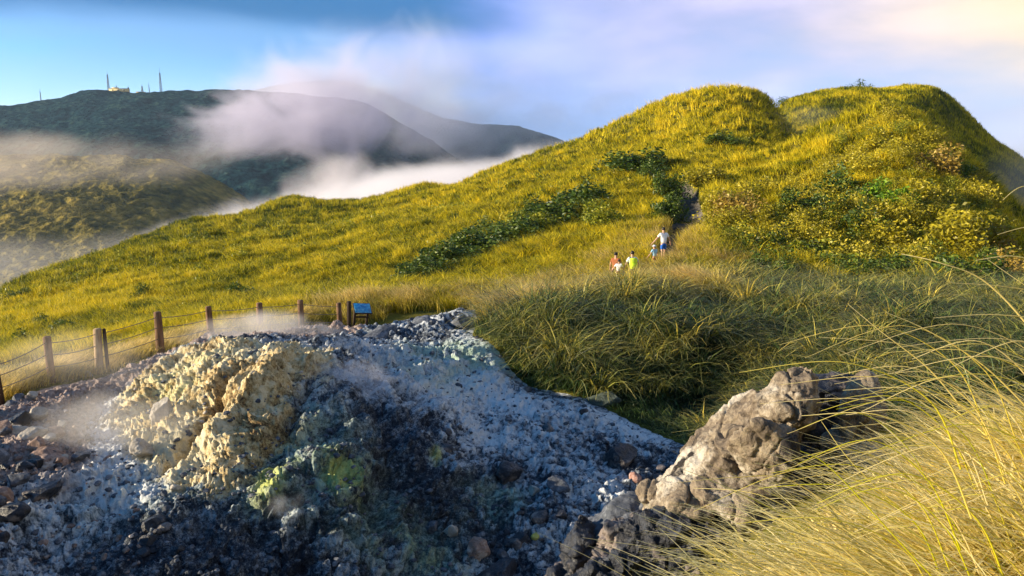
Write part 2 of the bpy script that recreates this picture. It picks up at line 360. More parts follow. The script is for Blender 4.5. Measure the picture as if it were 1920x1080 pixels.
# ------------------------------------------------------------------ ground: one big sheet, crater sheets, hills
s0 = np.concatenate([np.linspace(-1.7, -.82, 60), np.linspace(-.80, .80, 620), np.linspace(.82, 1.7, 60)])
y0 = np.geomspace(.4, 265, 480)
S, Yg = np.meshgrid(s0, y0); Xf = (S*Yg).ravel(); Yf = Yg.ravel(); Zf = H(Xf, Yf)
ZG = Zf.reshape(S.shape)
cd = poly_sd(Xf, Yf, CRATER)
Zs = Zf-.35*sst(cd, 0.0, .5)*(cd > 0)-1.4*sst(cd, .5, 1.5)
tr = 1-sst(trail_d(Xf, Yf)+.25*perlin(xy(Xf, Yf, 1.1), 3)-.55*sst(Yf, 42, 52), .45, 1.1)
Zs = Zs-(.12+.75*sst(Yf, 42, 52))*tr
hill = add_mesh('hillside', np.stack([Xf, Yf, Zs], 1), grid_faces(*S.shape), M_HILL, attrs={'trail': tr})
tag(hill, 'grassy hillside with a long ridge and rounded knolls around the crater', None, kind='structure')
# hidden-line table for culling plants that stand deep behind the ridges
EL = np.maximum.accumulate(ZG/Yg, axis=0)
def visible(X, Y, z, margin):
    si = np.clip(np.interp(X/Y, s0, np.arange(len(s0))), 0, len(s0)-1).astype(int)
    yi = np.clip(np.interp(Y, y0, np.arange(len(y0))), 0, len(y0)-1).astype(int)
    return (z+margin)/Y > EL[np.maximum(yi-2, 0), si]

# crater, fine mesh
cs = np.linspace(-1.02, .37, 1150); cy = np.geomspace(7.0, 31.5, 640)
S, Yg = np.meshgrid(cs, cy); X = (S*Yg).ravel(); Y = Yg.ravel(); Z = H(X, Y)
sd = poly_sd(X, Y, CRATER)
def blob(u, v, Yd, r, rx=1.0):
    p = P(u, v, Yd); return np.exp(-(((X-p[0])/(r*rx))**2+((Y-p[1])/r)**2))
MOUND = [tuple(P(*a)[:2]) for a in ((150, 810, 14.2), (250, 720, 17), (340, 668, 18.4), (450, 640, 19), (640, 640, 20), (760, 650, 20.6), (960, 665, 21.4), (960, 700, 19.5), (870, 720, 18.4), (800, 760, 15.8), (850, 850, 14.5), (900, 950, 13), (900, 1080, 11.4), (700, 1080, 10.0), (500, 1080, 9.6), (300, 1080, 9.0), (300, 1000, 10.2), (270, 900, 12.2))]
md = poly_sd(X, Y, MOUND); mk = sst(md, -.5, .9)
flr = 1-mk
p3 = np.stack([X, Y, Z], 1)
n_big = fbm(p3*.9, 3, .5, 40, True); n_mid = fbm(p3*2.6, 4, .55, 50, True); n_fin = fbm(p3*8.0, 4, .6, 60)
n_cr = fbm(p3*5.0+4, 4, .6, 70, True)
n_vf = fbm(p3*17, 3, .6, 65)
n_vr = fbm(p3*13, 3, .6, 66, True)
warp_ = p3+.18*np.stack([perlin(p3*2.3+5, 71), perlin(p3*2.3+25, 72), perlin(p3*2.3+45, 73)], 1)
ins_ = sd > -.2; W1, W2, WR = [np.zeros(len(X), np.float32) for _ in range(3)]; V1, V2, VR = [np.zeros(len(X), np.float32) for _ in range(3)]; U1 = np.zeros(len(X), np.float32)
W1[ins_], W2[ins_], WR[ins_] = worley(warp_[ins_]*1.7, 1); V1[ins_], V2[ins_], VR[ins_] = worley(warp_[ins_]*4.6, 2); U1[ins_] = worley(warp_[ins_]*10.5, 3)[0]
lump = np.clip(1-U1*1.15, 0, 1)                    # cauliflower crust
crust = np.clip(sst(n_mid+.5*perlin(p3*.8, 74), -.25, .45), 0, 1)
tan_z = np.clip(blob(400, 760, 14.6, 1.9, 1.1)*1.1+blob(470, 660, 16.6, 1.2, 1.3)+blob(330, 700, 16.6, 1.5)+blob(330, 860, 13.0, 1.2)+blob(420, 880, 12.6, 1.2, .9)+blob(260, 760, 15.8, 1.3, 1.1), 0, 1)
block = .15*(WR-.5)*sst(W2-W1, .0, .14)-.06*(1-sst(W2-W1, .0, .10))+.09*(VR-.5)*sst(V2-V1, 0, .12)-.04*(1-sst(V2-V1, 0, .14))
soft_ = .075*lump*crust*1.6+.04*(n_mid-.3)+.05*(1-V1)
dz = mk*(.24*(n_big-.35)+.45*fbm(p3*.75+7, 3, .5, 41)+(1-tan_z)*block+tan_z*soft_+.05*n_fin+.05*(n_vr-.3)) + flr*(.34*fbm(p3*.7, 3, .5, 80)+.10*(n_mid-.3)+.05*n_fin+.07*lump*crust+.07*(VR-.5)*sst(V2-V1, 0, .15)+.10*np.maximum(WR-.72, 0)*4*sst(W2-W1, 0, .2)+.03*n_vr)
def groove(pts, w):
    d = np.full(len(X), 1e9); q = [P(*a)[:2] for a in pts]
    for (x0, y0), (x1, y1) in zip(q[:-1], q[1:]):
        ex, ey = x1-x0, y1-y0; t = np.clip(((X-x0)*ex+(Y-y0)*ey)/(ex*ex+ey*ey), 0, 1); d = np.minimum(d, np.hypot(X-x0-t*ex, Y-y0-t*ey))
    return np.exp(-((d+.12*n_mid)/w)**2)
gv = groove(((490, 705, 15.6), (440, 740, 15.0), (400, 800, 14.0), (330, 880, 12.7)), .24); gv2 = groove(((590, 700, 15.8), (560, 790, 14.0), (520, 860, 12.8)), .22); gv3 = groove(((700, 760, 15), (740, 860, 13.4), (700, 980, 11.7)), .30)
dz = dz-.42*gv-.30*gv2-.40*gv3+.30*groove(((520, 690, 16.0), (490, 770, 14.4), (430, 850, 13.1)), .26)*mk
# rock ledges along the back rim
led = blob(760, 612, 24.5, 1.6, 3.4)
st_ = Z*3+fbm(p3*.6, 3, .5, 90)*1.2; dz += led*.28*(np.abs((st_ % 1)-.5)*2-.5)+led*.2*n_big
# push the relief out along the slope normal so that steep faces stay craggy, not streaked
Zg = Z.reshape(S.shape); cm = cs; gy = np.gradient(Zg, axis=0)/np.gradient(Yg, axis=0); gx = np.gradient(Zg, axis=1)/np.gradient(S*Yg, axis=1); gy = gy-gx*S
nn_ = np.stack([-gx.ravel(), -gy.ravel(), np.ones(len(X))], 1); nn_ /= np.linalg.norm(nn_, axis=1)[:, None]
dx_ = dz*nn_[:, 0]+mk*.10*fbm(p3*2.1+9, 2, .55, 100); dy_ = dz*nn_[:, 1]+mk*.10*fbm(p3*2.1+33, 2, .55, 110); dz = dz*nn_[:, 2]
edge = sst(sd, 0, 1.0)
V = np.stack([X+dx_*edge, Y+dy_*edge, Z+dz*edge-.03*(1-edge)], 1)
tan_lit = np.clip(blob(400, 760, 14.6, 1.9, 1.1)*1.1+blob(470, 660, 16.6, 1.2, 1.3)*.9+blob(330, 700, 16.6, 1.5)*1.0+blob(330, 860, 13.0, 1.2)*.9+blob(420, 880, 12.6, 1.2, .9)+blob(260, 760, 15.8, 1.3, 1.1)*.9+blob(560, 680, 17, .8, 1.3)*.6-.5*sst(fbm(p3*1.1+3, 3, .5, 131), .1, .5)-.6*gv, 0, 1.2)  # golden crust laid where the sun falls, its warm light put into the colour
sulf = np.clip(blob(508, 920, 11.8, .62, .55)*1.0+blob(648, 905, 12.2, .60, .75)*1.0+blob(815, 840, 13.8, .32, .5)*.8+blob(600, 860, 12.7, .5, 1.5)*.35+blob(350, 720, 16.2, 1.1, 1.2)*.55+blob(310, 800, 14.6, .9, 1.0)*.45+blob(790, 1055, 11.4, .5, 1.3)*.45+blob(430, 800, 13.6, .7, .6)*.4, 0, 1)
grn = np.clip(blob(420, 650, 17.5, .9, 1.5)*.9+blob(880, 650, 20.6, 1.4, 1.6)*1.0+blob(560, 880, 12.4, 1.3, 1.6)*.85+blob(800, 700, 18, 1.6, 1.0)*.6+blob(930, 940, 13.2, .7, 1.0)*.9+blob(780, 1050, 11.5, .8, 1.6)*.7+blob(520, 780, 14, 1.3, 1.3)*.6+blob(150, 960, 11, 1.6)*.35, 0, 1)
flow = fbm(np.stack([(X*.62+Y*.78)*1.6, (X*.78-Y*.62)*.35, 0*X], 1)+.3, 4, .6, 125)
wht = .46+.8*fbm(xy(X, Y, .5), 3, .5, 120)+1.1*flow*flr-.6*gv-.4*gv3+.5*(lump-.4)+.7*(VR-.5)-.5*(1-sst(V2-V1, 0, .2))*flr+.20*flr-.02*mk+.5*blob(1000, 800, 16, 3.0)+.5*blob(880, 740, 18, 2.5)+.4*blob(150, 950, 11.2, 2.4)+.4*blob(200, 850, 13, 2.2)-.55*blob(780, 960, 12.5, 1.6)-.40*blob(640, 760, 14.6, 1.4, 1.1)-.25*blob(720, 860, 13.2, 1.3, 1.0)-.4*blob(250, 1060, 10.0, 1.0, 1.6)-.5*blob(700, 620, 23, 1.8, 2)-.75*blob(420, 1040, 10.3, 1.3, 1.9)-.45*blob(930, 890, 13.6, 1.2, 1)-.35*blob(1200, 840, 15.6, 1.5, 1)+.5*blob(740, 660, 20.5, 1.2, 1.6)  # gullies lose white, so their shade is partly in the colour
pink_lit = np.clip(sst(-X-.57*Y, -.3, 1.0)*.8*sst(Y, 10, 12.5)+.75*sst(Y, 14.5, 17.5)*(X < -5)+.3*blob(180, 800, 14.5, 2), 0, 1)*flr  # pink warmth of the light on the left path, put into its colour
i = grid_faces(*S.shape); fm = (sd[i].min(1) > 0)
ism = (md[i].mean(1) > .05)
def submesh(name, keep, label):
    f = i[keep]; u, inv = np.unique(f, return_inverse=True)
    o = add_mesh(name, V[u], inv.reshape(-1, 4), M_CR, attrs={'tan': tan_lit[u]*mk[u]*1.0+0*X[u], 'sulphur': sulf[u], 'green': grn[u], 'white': np.clip(wht[u], 0, 1.4), 'pink': pink_lit[u]})
    return tag(o, label, None, kind='structure')
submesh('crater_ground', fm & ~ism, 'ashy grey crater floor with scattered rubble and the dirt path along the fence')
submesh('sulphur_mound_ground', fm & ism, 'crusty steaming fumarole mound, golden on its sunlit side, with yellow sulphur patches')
# table of crater surface for setting things down
CV = V.reshape(S.shape+(3,)); 
def ground(x, y):
    """height of the finished ground at one point"""
    if poly_sd(np.array([x]), np.array([y]), CRATER)[0] > 0.02:
        si = int(round(np.interp(x/y, cs, np.arange(len(cs))))); yi = int(round(np.interp(y, cy, np.arange(len(cy)))))
        return float(CV[yi, si, 2])
    return float(H(np.array([x]), np.array([y]))[0])

# rear hill behind the dome
RH = RBF(rows((1380, 330, 150), (1440, 240, 165), (1470, 196, 172), (1520, 178, 176), (1600, 171, 178), (1680, 170, 178), (1750, 168, 176), (1775, 180, 174), (1800, 205, 172), (1860, 262, 168), (1920, 305, 165), (2000, 350, 160), (2150, 430, 150),
    (1500, 240, 150), (1600, 225, 150), (1700, 230, 148), (1780, 280, 145), (1860, 330, 140), (1950, 400, 135), (1500, 330, 128), (1650, 320, 125), (1800, 380, 120), (1950, 470, 115), (1400, 420, 120), (2150, 560, 120),
    (1380, 420, 215), (1500, 330, 225), (1700, 320, 225), (1850, 380, 215), (2000, 480, 205), (2200, 560, 200), (1500, 500, 290), (1800, 500, 290), (2200, 650, 280)))
def HR(X, Y): return RH(X, Y)+fbm(xy(X, Y, .07), 3, .5, 201)*1.6+fbm(xy(X, Y, .3), 3, .5, 203)*.5
S, Yg = np.meshgrid(np.linspace(.28, 1.0, 320), np.geomspace(118, 285, 160)); Xr = (S*Yg).ravel(); Yr = Yg.ravel()
tag(add_mesh('rear_hill', np.stack([Xr, Yr, HR(Xr, Yr)], 1), grid_faces(*S.shape), M_HILL, attrs={'trail': Xr*0}), 'flat topped grassy hill behind the dome shaped knoll', None, kind='structure')

# valley floor out to the horizon
S, Yg = np.meshgrid(np.linspace(-1.6, 1.6, 200), np.geomspace(200, 6400, 120)); Xv = (S*Yg).ravel(); Yv = Yg.ravel()
zz = -120-60*sst(Yv, 300, 1500)+fbm(xy(Xv, Yv, .002), 4, .5, 210)*25
tag(add_mesh('valley_ground', np.stack([Xv, Yv, zz], 1), grid_faces(*S.shape), M_FARDARK), 'dark wooded valley floor between the hills', None, kind='structure')

def far_hill(name, label, ctrl, srange, yrange, ns, ny, mat, amp, freq, seed, sky=None):
    R = RBF(ctrl, off=60, c=.04)
    S, Yg = np.meshgrid(np.linspace(*srange, ns), np.geomspace(*yrange, ny)); X = (S*Yg).ravel(); Y = Yg.ravel()
    Z = R(X, Y)+amp*fbm(xy(X, Y, freq), 4, .55, seed, True)+amp*.35*fbm(xy(X, Y, freq*5), 4, .6, seed+9)
    tag(add_mesh(name, np.stack([X, Y, Z], 1), grid_faces(*S.shape), mat), label, None, kind='structure')
    return R, (lambda x, y: float((R(np.array([x]), np.array([y]))+amp*fbm(xy(np.array([x]), np.array([y]), freq), 4, .55, seed, True)+amp*.35*fbm(xy(np.array([x]), np.array([y]), freq*5), 4, .6, seed+9))[0]))
def below(u, Y0, z): a = (u-960)/F; return np.array([a*Y0/cp, Y0, z])
ridge = [(-300, 200), (-100, 196), (0, 194), (60, 193), (130, 180), (170, 171), (200, 170), (250, 172), (300, 173), (360, 171), (420, 170), (500, 168), (600, 175), (700, 200), (800, 260)]
ctrl = [P(u, v+10, 1500) for u, v in ridge] + [P(u, v+75, 1250) for u, v in ridge[::2]] + [P(u, v+150, 1050) for u, v in ridge[::2]] + [P(u, v+110, 1900) for u, v in ridge[::2]] + [below(u, 750, -170) for u in (-300, 0, 300, 600, 900)] + [below(u, 2600, -200) for u in (-300, 0, 300, 600, 900)]
_, ANT = far_hill('antenna_mountain', 'dark blue green mountain that carries the radio masts', ctrl, (-1.1, .02), (740, 2500), 480, 340, M_FARDARK, 15, .005, 301)
r2 = [(250, 300), (380, 215), (450, 185), (520, 165), (580, 158), (660, 162), (720, 178), (780, 208), (850, 232), (950, 240), (1050, 268), (1150, 330), (1300, 400)]
ctrl = [P(u, v, 2600) for u, v in r2]+[P(u, v+70, 2100) for u, v in r2[::2]]+[P(u, v+120, 1750) for u, v in r2[::2]]+[P(u, v+140, 3600) for u, v in r2[::2]]+[below(u, 1200, -220) for u in (200, 500, 800, 1100, 1400)]+[below(u, 5000, -300) for u in (200, 700, 1300)]
far_hill('peak_mountain', 'high far mountain with its top lost in drifting cloud', ctrl, (-.62, .4), (1180, 4900), 380, 200, M_FARDARK, 18, .003, 311)
S, Yg = np.meshgrid(np.linspace(-1.1, -.30, 420), np.geomspace(400, 1150, 320)); Xs = (S*Yg).ravel(); Ys = Yg.ravel()
fr_ = np.clip((820-Ys)/400, 0, 2); zf = 2-112*np.clip(fr_, 0, 2)**1.15-.45*np.maximum(Ys-820, 0)
xe = -352+95*np.clip((820-Ys)/290, 0, 1.2)+14*fbm(xy(Xs*0, Ys, .008), 3, .5, 331); q_ = (Xs-xe)/22; zf = zf-.75*22*np.log1p(np.exp(np.clip(q_, -30, 30)))*(1+.0*q_)
zf = zf+6*fbm(xy(Xs, Ys, .012), 4, .55, 321, True)+3.2*fbm(xy(Xs, Ys, .06), 4, .6, 323)+1.5*fbm(xy(Xs, Ys, .2), 2, .6, 325)
tag(add_mesh('brush_spur', np.stack([Xs, Ys, zf], 1), grid_faces(*S.shape), M_FAROLIVE), 'sunlit olive brush covered spur across the valley', None, kind='structure')
# ------------------------------------------------------------------ grass
def mat_grass(name, stops, tip, tipmix=.6, trans=.3, rough=.6, nscale=.08, namt=.35, bvar=.35):
    m, N = material(name); o = objcoord(N)
    sp_ = N.new('ShaderNodeSeparateColor'); N.link(attr(N, 'blade', 'Color'), sp_.inputs[0]); tint, t, rnd = sp_.outputs
    f = N.math('ADD', tint, N.math('MULTIPLY', N.math('SUBTRACT', N.noise(o, nscale, 4, .6), .5), namt))
    f = N.math('ADD', f, N.math('MULTIPLY', N.math('SUBTRACT', rnd, .5), .35))
    c = N.ramp(f, stops)
    c = N.mix(N.math('MULTIPLY', N.smooth(t, .45, 1.0), N.math('MULTIPLY', tipmix, N.smooth(f, .2, .7))), c, C4(tip))
    br = N.smooth(rnd, 0, 1, 1-bvar, 1+bvar*.55); bc = N.new('ShaderNodeCombineXYZ'); [N.link(br, bc.inputs[k]) for k in range(3)]
    c = N.mix(1.0, c, bc.outputs[0], 'MULTIPLY')
    finish(N, c, rough, None, .25, trans); return m
M_GH = mat_grass('hill_grass', [(0, (.030, .055, .004)), (.3, (.14, .17, .003)), (.55, (.50, .43, .004)), (1, (.84, .64, .02))], (.86, .66, .04), .6)
M_GB = mat_grass('bank_grass', [(0, (.015, .035, .010)), (.35, (.07, .13, .035)), (.62, (.32, .33, .06)), (1, (.74, .56, .08))], (.70, .58, .20), .6, .25, .4, bvar=.6)
M_GF = mat_grass('straw_grass', [(0, (.36, .44, .008)), (.32, (.82, .76, .02)), (.62, (.95, .78, .16)), (1, (.97, .82, .42))], (.98, .90, .56), .6, .5, .40, 1.2, .5, .5)
M_GS = mat_grass('plume_grass', [(0, (.10, .12, .01)), (.4, (.46, .36, .03)), (.7, (.74, .54, .09)), (1, (.84, .64, .24))], (.90, .70, .34), .7, .35, bvar=.5)

def blades(B, azm, lean, Hh, Wd, segs, tint, droop=.5, curl=1.8):
    """vectorised curved grass blades; every argument may be an array"""
    n = len(B); B = np.asarray(B, float)
    azm, lean, Hh, Wd, tint, droop = [np.broadcast_to(np.asarray(a, float), (n,)) for a in (azm, lean, Hh, Wd, tint, droop)]
    dx, dy = np.sin(azm), np.cos(azm); wa = azm+np.pi/2+RNG.normal(0, .7, n); wx, wy = np.sin(wa), np.cos(wa)
    rnd = RNG.random(n); rowsV = []; at = []
    for k in range(segs+1):
        t = k/segs; out = lean*Hh*t**curl; up = Hh*(t-droop*t**2.4); w = Wd*.5*max(.12, (1-t)**.6 if t > .45 else 1)
        c = np.stack([B[:, 0]+dx*out, B[:, 1]+dy*out, B[:, 2]+up], 1); o = np.stack([wx*w, wy*w, 0*w], 1)
        rowsV += [c-o, c+o]
        a = np.stack([tint, np.full(n, t), rnd], 1); at += [a, a]
    V = np.stack(rowsV, 1).reshape(-1, 3); A = np.stack(at, 1).reshape(-1, 3)
    base = np.arange(n)[:, None]*(2*(segs+1))
    f = np.concatenate([np.stack([base[:, 0]+2*k, base[:, 0]+2*k+1, base[:, 0]+2*k+3, base[:, 0]+2*k+2], 1) for k in range(segs)])
    return V, f, A
def join_parts(parts):
    Vs, Fs, As = [], [], []; o = 0
    for V, f, A in parts: Vs.append(V); Fs.append(f+o); As.append(A); o += len(V)
    return np.concatenate(Vs), np.concatenate(Fs), np.concatenate(As)
def tufts(x, y, z, n, r, **kw):
    """n blades round every tuft centre; kw values per tuft"""
    N_ = len(x); rep = lambda a: np.repeat(np.broadcast_to(np.asarray(a, float), (N_,)), n)
    th = RNG.random(N_*n)*2*np.pi; rr = rep(r)*np.sqrt(RNG.random(N_*n))
    B = np.stack([rep(x)+rr*np.cos(th), rep(y)+rr*np.sin(th), rep(z)-.05], 1)
    az = rep(kw['az'])+RNG.normal(0, kw.get('azs', 1.2), N_*n)
    return blades(B, az, rep(kw['lean'])*RNG.uniform(.3, 1.5, N_*n), rep(kw['h'])*RNG.uniform(.55, 1.15, N_*n), rep(kw['w'])*RNG.uniform(.7, 1.3, N_*n), kw.get('segs', 3), rep(kw['tint'])+RNG.normal(0, .05, N_*n), rep(kw.get('droop', .3))*RNG.uniform(.5, 1.5, N_*n))
def mk_grass(name, parts, mat, label):
    V, f, A = join_parts(parts)
    return tag(add_mesh(name, V, f, mat, attrs={'blade': A}), label, 'grass', kind='stuff')

# hillside (sizes grow with distance so that every tuft stays a few millimetres of the print)
def hill_pts(n, smin, smax, ymin, ymax, p=1.0):
    s = RNG.uniform(smin, smax, n); Y = np.exp(RNG.uniform(math.log(ymin), math.log(ymax), n)); return s*Y, Y
X, Y = hill_pts(150000, -.80, .84, 24, 165)
Z = H(X, Y); ok = visible(X, Y, Z, 1.6) & (poly_sd(X, Y, CRATER) < -.25) & (trail_d(X, Y) > .75+.3*perlin(xy(X, Y, .8), 6)+.75*sst(Y, 42, 52))
ok &= ~((Y < 34) & (X > 0)) & ~((X < 0) & (Y < 36) & (X/Y > -.3) & (poly_sd(X, Y, CRATER) > -1.2))
X, Y, Z = X[ok], Y[ok], Z[ok]
cl = fbm(xy(X, Y, .10), 3, .55, 401); c2 = fbm(xy(X, Y, .55), 3, .6, 402); c3 = fbm(xy(X, Y, .022), 3, .5, 403)
dist = np.hypot(X, Y); lod = np.clip(dist/45, .8, 3.2)
c4 = fbm(xy(X, Y, 1.1), 2, .6, 404); rt = sst(X/Y, .02, .22)
hh = (.45+(.65+.5*rt)*np.clip(c2+.25, 0, 1)+.3*np.clip(cl, 0, 1)+.5*np.clip(c4, 0, 1))*np.clip(.8+dist/240, .8, 1.4)
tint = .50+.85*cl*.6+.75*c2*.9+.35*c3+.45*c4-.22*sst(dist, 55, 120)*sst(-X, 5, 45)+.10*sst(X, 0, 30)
def clumps(x, y, z, n, r, h, w, tint, segs=4, droop=.7):
    N_ = len(x); k = np.repeat(np.arange(N_), n); th = RNG.random(N_*n)*2*np.pi; rr = r[k]*RNG.random(N_*n)**.7
    B = np.stack([x[k]+rr*np.sin(th), y[k]+rr*np.cos(th), z[k]-.05], 1); w = np.broadcast_to(np.asarray(w, float), (N_,))[k]
    return blades(B, th+RNG.normal(0, .35, N_*n), .25+.9*rr/r[k]*RNG.uniform(.5, 1.2, N_*n), h[k]*RNG.uniform(.6, 1.1, N_*n), w*RNG.uniform(.7, 1.4, N_*n), segs, tint[k]+RNG.normal(0, .07, N_*n), droop*RNG.uniform(.5, 1.3, N_*n))
tx, ty = hill_pts(9000, -.75, .66, 33, 130); tz = H(tx, ty); ok = visible(tx, ty, tz, 1.5) & (trail_d(tx, ty) > 1.3+.5*sst(ty, 42, 52)); tx, ty, tz = tx[ok], ty[ok], tz[ok]; nt = len(tx)
tl = np.clip(ty/45, .8, 2.6)
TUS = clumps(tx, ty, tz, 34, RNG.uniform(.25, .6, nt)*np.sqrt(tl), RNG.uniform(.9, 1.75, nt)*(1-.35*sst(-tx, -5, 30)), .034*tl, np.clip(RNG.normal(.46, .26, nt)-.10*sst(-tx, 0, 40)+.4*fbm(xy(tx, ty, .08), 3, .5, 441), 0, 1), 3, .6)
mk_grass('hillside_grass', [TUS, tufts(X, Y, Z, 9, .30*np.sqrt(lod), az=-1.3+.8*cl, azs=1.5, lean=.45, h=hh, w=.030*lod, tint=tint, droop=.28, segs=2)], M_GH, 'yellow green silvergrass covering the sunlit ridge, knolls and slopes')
# rear hill grass
X, Y = hill_pts(26000, .30, .80, 126, 182); Z = HR(X, Y); cl = fbm(xy(X, Y, .10), 3, .55, 405); c2 = fbm(xy(X, Y, .5), 3, .6, 406)
mk_grass('rear_hill_grass', [tufts(X, Y, Z, 7, .55, az=-1.3, azs=1.5, lean=.45, h=.95+.5*c2, w=.10, tint=.42+.6*cl+.5*c2, droop=.28, segs=2)], M_GH, 'olive green grass on the flat topped hill behind the dome')

# the shaded bank in the middle: long arching grass
def in_bank(X, Y): return (X > -1.5) & (Y > 14) & (Y < 36) & (poly_sd(X, Y, CRATER) < -.1) & (trail_d(X, Y) > .9)
X, Y = hill_pts(36000, -.06, .86, 15, 36); ok = in_bank(X, Y); X, Y = X[ok], Y[ok]; Z = H(X, Y)
c2 = fbm(xy(X, Y, .55), 3, .6, 411); c1 = fbm(xy(X, Y, .22), 3, .5, 412); dc = -poly_sd(X, Y, CRATER)
top = sst(Z, -5.6, -4.6)*(Y > 22)  # higher grass, tinted towards gold for the sun on the brow
u_ = 960+F*X/(Y*cp-Z*sp)
# a low, dry, trimmed looking strip at the foot of the bank by the slab
lowz = np.exp(-(((u_-1290)/150)**2))*sst(-Y, -20.5, -18.5)
hh = (.75+.45*np.clip(c2+.2, 0, 1)+.35*np.clip(c1, 0, 1))*(1-.55*lowz)*sst(dc, -.2, .9)**.5
tnt = .30+.5*c2+.4*c1+.35*top+.25*lowz
kx, ky = hill_pts(2200, -.06, .86, 15, 36); ok = in_bank(kx, ky) & (poly_sd(kx, ky, CRATER) < -.35); kx, ky = kx[ok], ky[ok]; kz = H(kx, ky); nk = len(kx)
ku = 960+F*kx/(ky*cp-kz*sp); klow = np.exp(-(((ku-1290)/170)**2))*sst(-ky, -20.8, -19)
keep = RNG.random(nk) > klow*.8; kx, ky, kz, klow, ku = kx[keep], ky[keep], kz[keep], klow[keep], ku[keep]; nk = len(kx)
CLP = clumps(kx, ky, kz, 75, RNG.uniform(.25, .5, nk), RNG.uniform(.7, 2.0, nk)*(1-.55*klow)*(1+.25*fbm(xy(kx, ky, .5), 2, .5, 445)), .028, np.clip(RNG.normal(.42, .24, nk)+.55*sst(ky, 24.5, 28)*(1-sst(ku, 1330, 1400))+.2*sst(kz, -5.0, -4.2)+.3*klow, 0, 1))  # brow clumps get a golder tint, holding its sunlight in the colour
mk_grass('bank_grass', [CLP, tufts(X[::2], Y[::2], Z[::2], 14, .22, az=np.where(lowz > .4, -1.5, 3.14+.5*c1)[::2], azs=.9, lean=.75, h=hh[::2], w=.022, tint=tnt[::2]-.22, droop=.62, segs=4)], M_GB, 'long dark green arching grass on the shaded bank behind the crater')
# gold heads on the brow of the bank and round the people
def along(pts, n, spread):
    """points scattered about a polyline of (X, Y)"""
    pts = np.array(pts); seg = RNG.integers(0, len(pts)-1, n); t = RNG.random(n)[:, None]
    q = pts[seg]*(1-t)+pts[seg+1]*t; q = q+RNG.normal(0, spread, (n, 2)); return q[:, 0], q[:, 1]
A_ = [P(*a)[:2] for a in ((880, 640, 25), (930, 600, 26), (1000, 575, 27.5), (1100, 560, 29), (1180, 560, 30), (1250, 560, 30), (1330, 575, 29), (1345, 590, 28))]
x1, y1 = along(A_, 3600, .9)
x2, y2 = along([P(*a)[:2] for a in ((1200, 560, 29), (1260, 555, 30), (1320, 570, 29))], 700, .9)
x3, y3 = along([P(*a)[:2] for a in ((620, 590, 31), (760, 575, 33), (900, 560, 35), (1020, 550, 36), (1120, 520, 38), (1200, 470, 44), (1235, 420, 52))], 2600, 1.1)
x4, y4 = along([P(*a)[:2] for a in ((1300, 420, 50), (1300, 470, 43), (1320, 520, 37), (1380, 500, 38))], 900, 1.0)
x5, y5 = along([P(*a)[:2] for a in ((1130, 545, 31), (1180, 540, 31.3), (1230, 520, 34.5), (1262, 500, 36.3), (1275, 480, 38))], 420, .35)
x = np.concatenate([x1, x2, x3, x4, x5]); y = np.concatenate([y1, y2, y3, y4, y5]); ok = (poly_sd(x, y, CRATER) < -.2) & ((trail_d(x, y) > .7) | (np.arange(len(x)) >= len(x)-420)); x, y = x[ok], y[ok]
mk_grass('plume_grass', [tufts(x, y, H(x, y), 16, .25, az=-1.6, azs=1.0, lean=.55, h=1.05+.4*perlin(xy(x, y, .6), 8), w=.022, tint=.55+.5*perlin(xy(x, y, .5), 9), droop=.4, segs=3)], M_GS, 'tall pale gold plume grass lining the trail and the brow of the bank')
# grass behind the fence
fx, fy = along([P(*a)[:2] for a in ((-60, 735, 16.3), (40, 722, 17.3), (140, 700, 19.2), (250, 670, 21.6), (350, 645, 23.5), (450, 625, 26), (560, 612, 28.3), (700, 602, 30.5))], 5200, .55)
fx = fx-.35; fy = fy+.55; ok = poly_sd(fx, fy, CRATER) < -.12; fx, fy = fx[ok], fy[ok]
mk_grass('fence_grass', [tufts(fx, fy, H(fx, fy), 14, .22, az=1.2, azs=.9, lean=.6, h=.62+.3*perlin(xy(fx, fy, .7), 12), w=.014, tint=.62+.45*perlin(xy(fx, fy, .6), 13), droop=.42, segs=4)], M_GS, 'dry golden grass growing thickly behind the post and wire fence')

